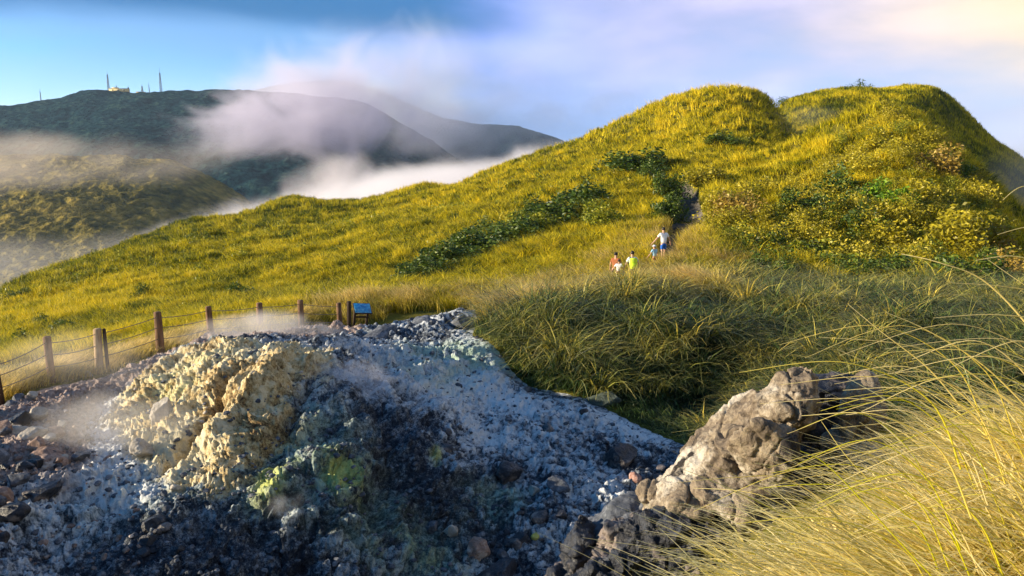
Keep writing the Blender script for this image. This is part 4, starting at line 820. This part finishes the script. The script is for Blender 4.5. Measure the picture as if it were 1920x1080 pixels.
for u, w, h, lb in ((224, 36, 6.0, 'long yellow station building among the masts on the mountain top'), (264, 14, 5.0, 'small yellow hut below the medium mast'), (76, 9, 3.0, 'tiny yellow hut beside the short thin mast')):
    p = P(u, 172, 1490); z = ANT(p[0], 1490)-1; b_ = tag(empty('hut', (p[0], 1490, z)), lb, 'building')
    add_mesh('wall', *merge([box((0, 0, h*.5), (w, 9, h), None, 0)]+([box((-w*.22, 1, h*1.15), (w*.3, 6, h*.6), None, 0)] if w > 20 else [])), HUT, parent=b_)
    add_mesh('roof', *box((0, 0, h+.25), (w+1, 10, .5), None, 0), HROOF, parent=b_)
    for k in range(3): add_mesh('window', *box((w*(-.3+.3*k), -4.52, h*.55), (w*.12, .12, h*.3), None, 0), GLASS, parent=b_)
# ------------------------------------------------------------------ shrubs
def mat_leaf(name, stops):
    m, N = material(name); o = objcoord(N); sp_ = N.new('ShaderNodeSeparateColor'); N.link(attr(N, 'blade', 'Color'), sp_.inputs[0])
    c = N.ramp(N.math('ADD', N.math('MULTIPLY', sp_.outputs[0], .7), N.math('MULTIPLY', N.noise(o, 1.2, 3, .6), .3)), stops); finish(N, c, .5, None, .35, .25); return m
L_DK = mat_leaf('dark_leaf', [(.2, (.015, .040, .005)), (.5, (.06, .11, .010)), (.8, (.18, .22, .02))])
L_GD = mat_leaf('gold_leaf', [(.2, (.09, .09, .005)), (.5, (.34, .29, .008)), (.8, (.54, .44, .03))])
L_OL = mat_leaf('olive_leaf', [(.2, (.05, .08, .006)), (.5, (.22, .25, .010)), (.8, (.46, .42, .03))])
L_BR = mat_leaf('bright_leaf', [(.2, (.05, .12, .006)), (.5, (.17, .30, .01)), (.8, (.34, .42, .02))])
L_RU = mat_leaf('russet_leaf', [(.2, (.11, .07, .010)), (.5, (.32, .21, .03)), (.8, (.50, .36, .07))])
BARK = mat_wood('shrub_bark', (.05, .035, .025), (.14, .10, .07))
def crown(seed, n, leaf, sparse=1.0, nl=11):
    r = np.random.default_rng(seed); lob = r.normal(size=(nl, 3)); lob /= np.linalg.norm(lob, axis=1)[:, None]; lob *= r.uniform(.25, .78, (nl, 1)); lob[:, 2] = np.abs(lob[:, 2])*.85+.12
    rad = r.uniform(.22, .46, nl); k = r.integers(0, nl, n); d = r.normal(size=(n, 3)); d /= np.linalg.norm(d, axis=1)[:, None]
    c = lob[k]+d*(rad[k]*r.random(n)**.35*sparse)[:, None]; c[:, 2] = np.maximum(c[:, 2], .02)
    a = r.normal(size=(n, 3)); a[:, 2] *= .5; a /= np.linalg.norm(a, axis=1)[:, None]; b = np.cross(a, r.normal(size=(n, 3))); b /= np.linalg.norm(b, axis=1)[:, None]
    s = leaf*r.uniform(.6, 1.4, n)[:, None]; V_ = np.stack([c-a*s, c+b*s*.45, c+a*s, c-b*s*.45], 1).reshape(-1, 3)
    f = np.arange(n*4).reshape(n, 4); tn = np.repeat(np.clip(.5+r.normal(0, .22, n)+.25*perlin(c*2.2, seed), 0, 1), 4)
    stems = merge([tube([(0, 0, -.15), l*.45*np.array([1, 1, .8]), l], [.045, .03, .012], 5) for l in lob])
    return V_, f, np.stack([tn, tn, tn], 1), stems
CR = {}
def shrub(label, u, v, Yd, w, h, kind, rear=False, name='shrub', cat='shrub', group=None, sink=.1):
    """u, v: foot of the crown; w, h in metres"""
    mt, n, leaf, sp_ = {'dark': (L_DK, 2600, .055, 1), 'gold': (L_GD, 3000, .055, 1.05), 'olive': (L_OL, 2800, .055, 1.1), 'bright': (L_BR, 2400, .06, 1), 'russet': (L_RU, 2400, .05, 1.15), 'bare': (L_DK, 900, .06, 1.2)}[kind]
    p = P(u, v, Yd); z = float(HR(np.array([p[0]]), np.array([p[1]]))[0]) if rear else ground(p[0], p[1])
    key = (kind, len([k for k in CR if k[0] == kind]) if len([k for k in CR if k[0] == kind]) < 3 else int(RNG.integers(0, 3)))
    if key not in CR:
        V_, f, A, st = crown(700+hash(key[0]) % 1+sum(map(ord, key[0]))+key[1]*31, n, leaf, sp_)
        CR[key] = (add_mesh('foliage', V_, f, mt, attrs={'blade': A}, link=False, smooth=False), add_mesh('stem', *st, BARK, link=False))
    r = tag(empty(name, (p[0], p[1], z-sink*h), RNG.uniform(0, 6.28)), label, cat, group)
    for nm, me in zip(('foliage', 'stem'), CR[key]):
        o = bpy.data.objects.new(nm, me); COL.objects.link(o); o.parent = r; o.scale = (w*.62, w*.62, h)
    return r
SH = [
 ('wide dark green shrub high on the slope left of the trail top', 1190, 335, 86, 7.5, 3.2, 'dark'), ('dark green shrub touching the wide one at the trail top', 1232, 340, 82, 4.2, 2.6, 'dark'),
 ('low dark shrub strip under the dome in the fold of the hill', 1345, 278, 100, 5.5, 1.8, 'dark'), ('small olive shrub beside the low dark strip under the dome', 1385, 272, 102, 3.5, 1.8, 'olive'),
 ('topmost dark green shrub of the long diagonal thicket', 1085, 392, 66, 5.5, 2.8, 'dark'), ('dark shrub second from the top of the diagonal thicket', 1040, 412, 62, 5.2, 2.6, 'dark'), ('small dark shrub on the upper edge of the diagonal thicket', 1005, 395, 68, 3.6, 2.0, 'dark'),
 ('olive shrub in the upper half of the diagonal thicket', 1000, 432, 58, 4.2, 2.2, 'olive'), ('broad dark shrub in the middle of the diagonal thicket', 955, 450, 56, 5.2, 2.4, 'dark'), ('dark shrub left of the middle of the diagonal thicket', 905, 468, 53, 4.8, 2.5, 'dark'),
 ('small dark shrub on the sunny edge above the thicket middle', 900, 442, 62, 3.4, 1.8, 'dark'), ('dark green shrub in the lower half of the thicket', 850, 488, 50, 4.2, 2.2, 'dark'), ('low dark shrub near the bottom of the thicket', 800, 503, 47, 3.8, 1.8, 'dark'), ('lowest and smallest dark shrub of the thicket above the board', 757, 516, 44, 2.8, 1.5, 'dark'),
 ('dark shrub leaning over the left bank of the trail notch', 1250, 408, 55, 2.6, 2.6, 'dark'), ('dark shrub on the left of the trail where it meets the hilltop', 1252, 372, 66, 3.0, 2.8, 'dark'),
 ('olive shrub on the right edge of the thicket near the trail', 1125, 425, 56, 3.6, 2.2, 'olive'),
 ('black green bush alone in the hollow above the fence', 457, 545, 50, 2.4, 1.6, 'dark'), ('small dark bush low on the left slope above the double post', 122, 622, 42, 1.7, 1.1, 'dark'), ('small dark bush just higher than its twin on the far left slope', 88, 607, 48, 1.7, .9, 'dark'), ('dark bush at the very left edge behind the fence grass', 42, 645, 36, 1.5, 1.0, 'dark'), ('tiny dark bush near the skyline at the left', 38, 582, 74, 2.4, 1.3, 'dark'), ('dark clump on the slope above the first tall brown post', 270, 548, 58, 2.2, 1.2, 'dark'),
 ('layered olive shrub at the centre of the thicket below the knoll', 1500, 505, 41.5, 3.9, 2.3, 'olive'), ('dark shrub left of the layered olive one', 1425, 500, 42, 2.8, 1.9, 'dark'), ('low dark shrub in front of the layered olive one', 1440, 545, 35, 2.6, 1.5, 'dark'), ('dark rounded shrub on the knoll face above the layered one', 1505, 440, 50, 3.4, 2.4, 'dark'),
 ('dark green shrub high on the knoll face', 1560, 385, 57, 4.4, 3.0, 'dark'), ('bright green shrub in the middle of the knoll face', 1665, 405, 51, 3.6, 2.6, 'bright'), ('smaller bright green shrub below the middle one', 1635, 455, 46, 2.4, 1.6, 'bright'), ('dark green shrub between the bright green and layered shrubs', 1595, 445, 47, 3.2, 2.2, 'dark'), ('dark shrub beside the bright green shrub on the knoll', 1610, 400, 53, 3.2, 2.2, 'dark'),
 ('largest golden shrub on the right shoulder of the knoll', 1800, 435, 47, 4.6, 3.8, 'gold'), ('golden shrub just below the largest golden one', 1790, 495, 43, 4.0, 2.7, 'gold'), ('golden shrub to the left of the lower golden one', 1700, 480, 44, 3.6, 2.2, 'gold'), ('russet shrub on the shadow edge at the far right of the knoll', 1858, 455, 46, 3.0, 3.0, 'russet'),
 ('orange brown shrub on the crown of the knoll', 1745, 335, 62, 4.6, 2.8, 'russet'), ('golden shrub on the crown of the knoll left of the orange one', 1665, 285, 68, 4.6, 2.4, 'gold'), ('small dark shrub on the steep right edge of the knoll crown', 1795, 325, 62, 3.0, 2.8, 'dark'), ('golden shrub halfway up between the crown and the large golden one', 1735, 405, 52, 3.4, 2.4, 'gold'),
 ('brown twiggy shrub right of the trail mouth', 1385, 425, 50, 3.6, 2.4, 'russet'), ('golden shrub right of the trail by the twiggy brown one', 1345, 400, 54, 3.0, 2.2, 'gold'), ('olive shrub under the twiggy brown one', 1375, 480, 44, 2.6, 1.8, 'olive'), ('yellow green shrub on the slope right above the trail mouth', 1330, 345, 68, 4.6, 2.4, 'gold'),
 ('dark leafy bush in the shade below the golden shrubs', 1680, 530, 35, 3.2, 1.8, 'dark'), ('dark bush in the shade at the far right', 1810, 545, 34, 3.4, 1.9, 'dark'), ('olive bush peering over the shaded hollow', 1590, 515, 38, 2.6, 1.6, 'olive'), ('russet bush at the right end of the shaded hollow', 1890, 520, 37, 2.8, 2.0, 'russet'),
 ('pale olive bush at the foot of the lower golden shrub', 1740, 515, 38, 2.8, 1.6, 'olive'),
]
for lb, u, v, Yd, w, h, k in SH: shrub(lb, u, v, Yd, w, h, k, group='shrubs on the hill')
shrub('lone sparse little tree on the skyline of the flat topped hill', 1612, 174, 176, 5.5, 3.6, 'bare', True, 'tree', 'tree')
shrub('spindly bare bush on the skyline in the notch beside the dome', 1470, 198, 171, 5.0, 2.2, 'bare', True, 'tree', 'tree')

# scrub that reads as one mass
def scrub(name, label, xs, ys, sz, mat, leaves, leaf):
    Vs, Fs, As, o = [], [], [], 0; pr = [crown(1300+k, leaves, leaf, 1.1, 6) for k in range(6)]
    zs = H(xs, ys)
    for x, y, z, s in zip(xs, ys, zs, sz):
        V_, f, A, _ = pr[RNG.integers(0, 6)]; a = RNG.uniform(0, 6.28); ca, sa = math.cos(a), math.sin(a); sh = RNG.uniform(-.22, .22)
        w = np.stack([(V_[:, 0]*ca-V_[:, 1]*sa)*s*.7+x, (V_[:, 0]*sa+V_[:, 1]*ca)*s*.7+y, V_[:, 2]*s*.75+z-.1*s], 1); Vs.append(w); Fs.append(f+o); As.append(np.clip(A+sh, 0, 1)); o += len(w)
    tag(add_mesh(name, np.concatenate(Vs), np.concatenate(Fs), mat, smooth=False, attrs={'blade': np.concatenate(As)}), label, 'scrub', kind='stuff')
def pts_px(n, poly, yfun):
    """scatter by survey bearings inside a polygon, at the distance that yfun gives"""
    poly = np.array(poly, float); lo, hi = poly.min(0), poly.max(0); out = []
    while len(out) < n:
        u, v = RNG.uniform(*zip(lo, hi)) if False else (RNG.uniform(lo[0], hi[0]), RNG.uniform(lo[1], hi[1]))
        if poly_sd(np.array([u]), np.array([v]), poly)[0] > 0: p = P(u, v, yfun(v)); out.append(p[:2])
    out = np.array(out); ok = trail_d(out[:, 0], out[:, 1]) > .9; return out[ok, 0], out[ok, 1]
yk = lambda v: float(np.interp(v, [220, 300, 360, 400, 450, 500, 545], [80, 67, 57, 52, 46.5, 41.5, 35]))
KN = [(1330, 380), (1480, 330), (1580, 260), (1680, 225), (1760, 260), (1840, 330), (1885, 420), (1890, 520), (1560, 525), (1360, 500)]
xs, ys = pts_px(380, KN, yk); scrub('golden_scrub', 'golden and ochre scrub growing over the face of the knoll', xs, ys, RNG.uniform(1.2, 3.0, len(xs)), L_GD, 760, .046)
xs, ys = pts_px(210, KN, yk); scrub('olive_scrub', 'olive scrub mixed through the golden scrub of the knoll', xs, ys, RNG.uniform(.9, 2.3, len(xs)), L_OL, 760, .046)
xs, ys = pts_px(100, [(1420, 420), (1540, 350), (1640, 360), (1680, 440), (1900, 500), (1900, 545), (1400, 545), (1380, 480)], yk); scrub('dark_scrub', 'dark green scrub in the lower folds of the knoll', xs, ys, RNG.uniform(.9, 2.2, len(xs)), L_DK, 480, .06)
xs, ys = pts_px(130, [(735, 505), (900, 420), (1000, 380), (1090, 350), (1140, 380), (1130, 410), (1000, 450), (880, 495), (780, 525)], lambda v: float(np.interp(v, [345, 390, 430, 470, 520], [76, 66, 59, 53, 43]))); scrub('thicket_scrub', 'dark green scrub knitting the diagonal thicket together', xs, ys, RNG.uniform(1.0, 2.2, len(xs)), L_DK, 460, .06)
sx_, yy_ = hill_pts(1100, -.72, .08, 36, 112); zz_ = H(sx_, yy_); ok = visible(sx_, yy_, zz_, 1.5) & (fbm(xy(sx_, yy_, .09), 3, .5, 442) > .02) & (trail_d(sx_, yy_) > 2); sx_, yy_ = sx_[ok], yy_[ok]
scrub('slope_scrub', 'small olive tufts of scrub mottling the long slope', sx_, yy_, RNG.uniform(.5, 1.3, len(sx_))*np.clip(yy_/60, .8, 1.6), L_OL, 90, .11)
sx_, yy_ = hill_pts(330, -.02, .50, 60, 132); zz_ = H(sx_, yy_); ok = visible(sx_, yy_, zz_, 1.5) & (fbm(xy(sx_, yy_, .08), 3, .5, 443) > .0) & (trail_d(sx_, yy_) > 1.5); sx_, yy_ = sx_[ok], yy_[ok]
scrub('dome_scrub', 'yellow tufts of scrub scattered over the dome and its flank', sx_, yy_, RNG.uniform(.8, 1.9, len(sx_)), L_GD, 160, .10)

# ------------------------------------------------------------------ people
def skin_mesh(name, verts, edges, radii, mat, parent, sub=2, root=0):
    me = bpy.data.meshes.new('t'); me.from_pydata([tuple(v) for v in verts], edges, []); ob = bpy.data.objects.new('t', me); COL.objects.link(ob)
    ob.modifiers.new('s', 'SKIN'); 
    for k, d in enumerate(me.skin_vertices[0].data): r = radii[k]; d.radius = (r, r) if not isinstance(r, tuple) else r; d.use_root = (k == root)
    m2 = ob.modifiers.new('u', 'SUBSURF'); m2.levels = sub; m2.render_levels = sub
    dg = bpy.context.evaluated_depsgraph_get(); out = bpy.data.meshes.new_from_object(ob.evaluated_get(dg)); bpy.data.objects.remove(ob)
    out.materials.clear(); out.materials.append(mat); out.name = name
    for p in out.polygons: p.use_smooth = True
    o = bpy.data.objects.new(name, out); COL.objects.link(o); o.parent = parent; return o
SKIN = mat_plain('skin_tone', (.50, .30, .20), .5, var=.08); HAIR = mat_plain('black_hair', (.012, .010, .009), .4, var=.2); SHOE = mat_plain('shoe_dark', (.05, .05, .055), .6); EYE = mat_plain('eye_dark', (.02, .015, .012), .2); LIP = mat_plain('lip_tone', (.40, .16, .13), .5)
def cloth(n, c): return mat_plain(n, c, .85, var=.12, sc=14)
def person(label, u, Yd, h, facing, shirt, bottom, arms=((.22, .10), (.22, .10)), stride=.2, crouch=0.0, pack=None, long_leg=False, lift=0.0, group='hikers on the trail', bend=.05, hat=None):
    """arms: (out, forward) swing for each hand; facing: heading of the body"""
    p = P(u, 500, Yd); z = ground(p[0], p[1])+lift; r = tag(empty('person', (p[0], p[1], z), facing), label, 'person', group); k = h/1.7
    dz_ = -.42*crouch; ch = bend; V_ = []; E = []; R = []
    def add(x, y, zz, rad, pr=None): V_.append((x*k, y*k, zz*k)); R.append(rad*k if not isinstance(rad, tuple) else (rad[0]*k, rad[1]*k)); (E.append((pr, len(V_)-1)) if pr is not None else None); return len(V_)-1
    pel = add(0, 0, .95+dz_, (.13, .105)); wa = add(0, ch*.4, 1.10+dz_, (.115, .09), pel); che = add(0, ch, 1.30+dz_, (.135, .10), wa); nk = add(0, ch*1.4, 1.46+dz_, .055, che); hd0 = add(0, ch*1.6, 1.53+dz_, (.070, .078), nk); hd = add(0, ch*1.7+.01, 1.61+dz_, (.080, .092), hd0); add(0, ch*1.7, 1.68+dz_, (.060, .065), hd)
    no = add(0, ch*1.7+.098, 1.60+dz_, .012, hd)
    hands = []; shv = [(0, .02*0, .90+dz_), (0, ch*.4, 1.10+dz_), (0, ch, 1.30+dz_), (0, ch*1.4, 1.43+dz_)]
    arm_pts = []
    for s, (ao, af) in zip((-1, 1), arms):
        sh = (s*.17, ch, 1.40+dz_); el = (s*(.17+ao*.5+.03), ch+af*.3, 1.13+dz_+max(0, ao-.3)*.35+max(0, af-.3)*.2); wr = (s*(.17+ao), ch+af*.9+.03, .93+dz_+max(0, ao-.3)*.8+max(0, af-.2)*.6)
        a = add(*sh, .055, che); b = add(*el, .040, a); c = add(*wr, .026, b); d = np.array(wr)-np.array(el); d /= np.linalg.norm(d); pm = np.array(wr)+d*.07; c2 = add(*pm, (.034, .016), c); arm_pts.append((sh, el))
        side = np.cross(d, [0, 1, 0]); side /= np.linalg.norm(side)+1e-6
        for q, L in zip((-1.5, -.5, .5, 1.5), (.055, .07, .075, .06)):
            m1 = pm+d*(.02+L*.45)+side*q*.017; f1 = add(*m1, .0085, c2); add(*(m1+d*L*.55+np.array([0, .014, 0])), .0070, f1)
        tq = np.array(wr)+d*.03-side*.035; t1 = add(*tq, .010, c); add(*(tq+d*.035-side*.012), .008, t1)
    legs = []
    for s in (-1, 1):
        st = stride*s; hip = (s*.09, 0, .90+dz_); kn = (s*.10, st*.55+.30*crouch+.02, .50+dz_*.45); an = (s*.10, st-.02, .09)
        a = add(*hip, .085, pel); b = add(*kn, .056, a); c = add(*an, .038, b); add(s*.11, st+.12, .04, .034, c); legs.append((hip, kn, an))
    skin_mesh('body', V_, E, R, SKIN, r, 2)
    # shirt
    V2 = [tuple(np.array(v)*k) for v in shv]; E2 = [(0, 1), (1, 2), (2, 3)]; R2 = [(.162*k, .135*k), (.150*k, .125*k), (.155*k, .120*k), (.075*k, .07*k)]
    for sh, el in arm_pts: V2 += [tuple(np.array(sh)*k), tuple((np.array(sh)*.35+np.array(el)*.65)*k)]; n_ = len(V2); E2 += [(2, n_-2), (n_-2, n_-1)]; R2 += [.073*k, .060*k]
    skin_mesh('shirt', V2, E2, R2, shirt, r, 2)
    V3 = [(0, 0, (1.0+dz_)*k), (0, 0, (.93+dz_)*k)]; E3 = [(0, 1)]; R3 = [(.14*k, .115*k), (.145*k, .12*k)]
    for hip, kn, an in legs:
        hip, kn, an = map(np.array, (hip, kn, an)); V3 += [tuple(hip*k), tuple((hip*.25+kn*.75)*k)]; n_ = len(V3); E3 += [(1, n_-2), (n_-2, n_-1)]; R3 += [.098*k, .080*k]
        if long_leg: V3 += [tuple(kn*k), tuple(an*k)]; n_ = len(V3); E3 += [(n_-3, n_-2), (n_-2, n_-1)]; R3 += [.068*k, .055*k]
    skin_mesh('trousers' if long_leg else 'shorts', V3, E3, R3, bottom, r, 2)
    hc = np.array([0, (ch*1.7)*k, (1.635+dz_)*k]); v, f = ico(3); v = v.copy(); m_ = (v[:, 1] > .35) & (v[:, 2] < .35); v[m_] *= .80; v[v[:, 2] < -.55] *= .8
    if hat is None: add_mesh('hair', v*np.array([.088, .102, .098])*k*(1+.05*perlin(v*5, 3))[:, None]+hc+np.array([0, -.012, .015])*k, f, HAIR, parent=r)
    else:
        add_mesh('hair', v*np.array([.086, .098, .09])*k+hc+np.array([0, -.015, .0])*k, f, HAIR, parent=r)
        add_mesh('hat', *tube([hc+np.array([0, 0, .02*k]), hc+np.array([0, 0, .03*k]), hc+np.array([0, 0, .035*k]), hc+np.array([0, 0, .10*k]), hc+np.array([0, 0, .115*k])], [.17*k, .165*k, .105*k, .09*k, .03*k], 16), hat, parent=r)
    fz = 1.615+dz_
    for s in (-1, 1):
        v, f = ico(2); add_mesh('eye', v*.010*k+np.array([s*.030, ch*1.7+.088, fz])*k, f, EYE, parent=r); add_mesh('ear', v*np.array([.010, .018, .028])*k+np.array([s*.083, ch*1.7, fz-.01])*k, f, SKIN, parent=r)
        hip, kn, an = legs[0 if s < 0 else 1]; add_mesh('shoe', *merge([(ico(3)[0]*np.array([.048, .125, .045])*k+np.array([an[0], an[1]+.055, .042])*k, ico(3)[1])]), SHOE, parent=r)
    v, f = ico(2); add_mesh('mouth', v*np.array([.022, .006, .007])*k+np.array([0, ch*1.7+.088, fz-.055])*k, f, LIP, parent=r)
    if pack:
        b_ = tag(empty('backpack', (p[0], p[1], z), facing), pack[1], 'backpack')
        add_mesh('pack_body', *box((0, (-.20+ch)*k, (1.19+dz_)*k), (.34*k, .20*k, .50*k), None, .06), pack[0], parent=b_)
        add_mesh('pocket', *box((0, (-.325+ch)*k, (1.08+dz_)*k), (.25*k, .06*k, .22*k), None, .02), pack[0], parent=b_)
        for s in (-1, 1): add_mesh('strap', *tube([np.array([s*.11, -.11+ch, 1.38+dz_])*k, np.array([s*.12, ch, 1.475+dz_])*k, np.array([s*.12, ch+.125, 1.36+dz_])*k, np.array([s*.13, ch+.13, 1.2+dz_])*k, np.array([s*.15, ch-.10, 1.05+dz_])*k], .018*k, 6), SHOE, parent=b_)
    return r
WHITE = cloth('white_cloth', (.78, .78, .80)); CREAM = cloth('pale_cloth', (.62, .66, .72)); BLUE = cloth('blue_cloth', (.02, .12, .50)); LBLUE = cloth('light_blue_cloth', (.30, .55, .72)); RUST = cloth('rust_cloth', (.30, .10, .035)); DK = cloth('dark_cloth', (.05, .035, .035)); NEON = cloth('lime_cloth', (.62, .85, .04)); DRED = cloth('maroon_cloth', (.22, .06, .05))
person('tall hiker in white shirt and bright blue shorts, highest on the trail', 1243, 38, 1.74, .15, WHITE, BLUE, ((.32, .15), (.24, .1)), .16)
person('child in white sun hat and light blue top beside the tall hiker', 1227, 36.8, 1.22, .5, LBLUE, DRED, ((.2, .2), (.2, .1)), .12, .15, hat=WHITE)
person('hiker in rust brown top at the bend of the trail, left of the others', 1153, 33.5, 1.62, -.6, RUST, DK, ((.16, .1), (.2, .1)), .15, long_leg=True)
person('small child in white shirt in front of the rust clad hiker', 1160, 32.6, 1.08, -.2, WHITE, DRED, ((.3, .2), (.15, .1)), .1, lift=.25)
person('hiker in pale shirt carrying a lime green pack, seen from behind', 1186, 32.6, 1.66, .1, CREAM, DK, ((.18, .1), (.22, .1)), .18, pack=(NEON, 'lime green backpack on the pale shirted hiker'), long_leg=True)

# ------------------------------------------------------------------ steam, valley fog and cloud
def vol(name, label, c, s, dens, nscale, thr, soft, col=(1, 1, 1), aniso=.2, stretch=(1, 1, 1), rz=0.0, step=None, top_soft=.35, det=3.0, seed=0, warp=.6, ry=0.0):
    m, N = material(name+'_air'); tc = N.new('ShaderNodeTexCoord'); ob_ = tc.outputs['Object']
    # the box is one unit wide: distance from its centre fades the density to nothing at its walls
    nz = N.new('ShaderNodeTexNoise'); N.link(N.mapping(ob_, tuple(a*b for a, b in zip(s, stretch)), (seed, seed*1.7, 0)), nz.inputs['Vector']); nz.inputs['Scale'].default_value = nscale; nz.inputs['Detail'].default_value = det; nz.inputs['Roughness'].default_value = .55; nz.inputs['Distortion'].default_value = warp
    sx = N.new('ShaderNodeVectorMath', operation='LENGTH'); N.link(N.mapping(ob_, (2, 2, 2)), sx.inputs[0])
    fall = N.smooth(sx.outputs['Value'], 1.0, 1.0-soft, 0.0, 1.0)
    d = N.math('ADD', nz.outputs[0], N.math('MULTIPLY', N.math('SUBTRACT', fall, 1.0), .55))
    d = N.math('MULTIPLY', N.smooth(d, thr, thr+top_soft), N.math('MULTIPLY', fall, dens))
    pv = N.new('ShaderNodeVolumePrincipled'); pv.inputs['Color'].default_value = C4(col); pv.inputs['Anisotropy'].default_value = aniso; N.link(d, pv.inputs['Density'])
    N.link(pv.outputs[0], N.new('ShaderNodeOutputMaterial').inputs['Volume'])
    m.cycles.volume_step_rate = step or 1.0
    v, f = ico(3); o = add_mesh(name, v*.5, f, m, smooth=False); o.location = c; o.scale = s; o.rotation_euler = (0, ry, rz)
    return tag(o, label, 'steam' if s[0] < 60 else 'cloud', kind='stuff')
def vp(u, v, Yd): return tuple(P(u, v, Yd))
vol('steam', 'thin steam drifting in front of the fence over the path', vp(150, 690, 17.0), (13, 4.5, 3.0), .17, .55, .30, .7, (1, .93, .86), seed=1)
vol('steam', 'steam lying over the mound top by the fence posts', vp(480, 622, 20.5), (8.5, 4.0, 2.0), .70, .7, .30, .7, (1, .95, .92), seed=2)
vol('steam', 'mauve steam rolling over the shaded hollow of the mound', vp(650, 715, 15.6), (4.2, 2.6, 1.9), .75, .9, .34, .75, (1, .96, .98), seed=3)
vol('steam', 'small puff of steam over the yellow sulphur vents', vp(540, 950, 10.9), (1.5, 1.2, 1.0), .9, 1.6, .32, .8, seed=4)
vol('steam', 'steam blowing across the hollow between dome and rear hill', vp(1540, 235, 122), (40, 26, 13), .030, .06, .34, .7, (1, .93, .86), seed=5)
vol('steam', 'steam rising behind the right shoulder of the knoll', vp(1960, 400, 75), (34, 26, 26), .05, .06, .32, .7, (1, .92, .84), seed=6)
vol('steam', 'warm steam hanging over the left foot of the golden crust', vp(205, 800, 13.4), (7.0, 2.8, 2.3), .40, .8, .30, .75, (1, .95, .9), seed=21)
vol('valley_fog', 'dense white fog bank filling the valley behind the ridge', vp(760, 470, 430), (520, 260, 135), .040, .020, .20, .5, (.98, .96, 1), seed=7, top_soft=.30, det=6, ry=-.17)
vol('valley_fog', 'puff of white fog rising from the valley fog bank', vp(640, 360, 470), (120, 80, 90), .030, .030, .27, .7, (1, .95, .98), seed=8, top_soft=.28, det=6)
vol('drifting_cloud', 'soft mauve cloud hiding the shoulder of the high mountain', vp(570, 220, 1130), (760, 420, 440), .017, .0078, .24, .9, (.84, .80, .95), seed=9, top_soft=.30, det=7, warp=1.6, stretch=(1, 1, 1.2), ry=-.3)
vol('drifting_cloud', 'thin cloud wrapped round the far peak', vp(780, 180, 1900), (1900, 560, 700), .0075, .0030, .16, .9, (.86, .90, 1), seed=10, top_soft=.45, det=5, stretch=(1, 1, 1.6))
vol('drifting_cloud', 'bank of cloud burying the summit of the far peak', vp(640, 195, 1750), (1000, 350, 230), .018, .0055, .25, .85, (.86, .90, 1), seed=14, top_soft=.4, det=6, warp=1.4)
vol('drifting_cloud', 'lilac cloud sinking over the dark slope right of the masts', vp(790, 235, 1250), (620, 300, 230), .009, .0065, .24, .9, (.84, .84, .98), seed=17, top_soft=.35, det=6, warp=1.3, ry=.15)
vol('spur_mist', 'warm mist trailing over the crest of the brush covered spur', vp(60, 300, 620), (560, 150, 95), .010, .010, .27, .75, (1, .88, .78), seed=11, top_soft=.3, det=4, stretch=(1, 1, 1.8))
vol('valley_mist', 'grey mist in the valley between the spur and the ridge', vp(260, 500, 330), (330, 120, 70), .008, .014, .30, .75, (1, .95, .93), seed=12, top_soft=.3, det=3)
hz, hm = material('haze_air')
_pv = hm.new('ShaderNodeVolumePrincipled'); _pv.inputs['Color'].default_value = C4((.55, .75, 1)); _pv.inputs['Density'].default_value = .00006; _pv.inputs['Anisotropy'].default_value = .1
hm.link(_pv.outputs[0], hm.new('ShaderNodeOutputMaterial').inputs['Volume'])
v, f = box((0, 0, 0), (1, 1, 1), None, 0); hb = add_mesh('haze', v, f, hz, smooth=False); hb.scale = (22000, 6900, 760); hb.location = (0, 3250, 120); tag(hb, 'thin blue air between the near hill and the far mountains', 'haze', kind='stuff')
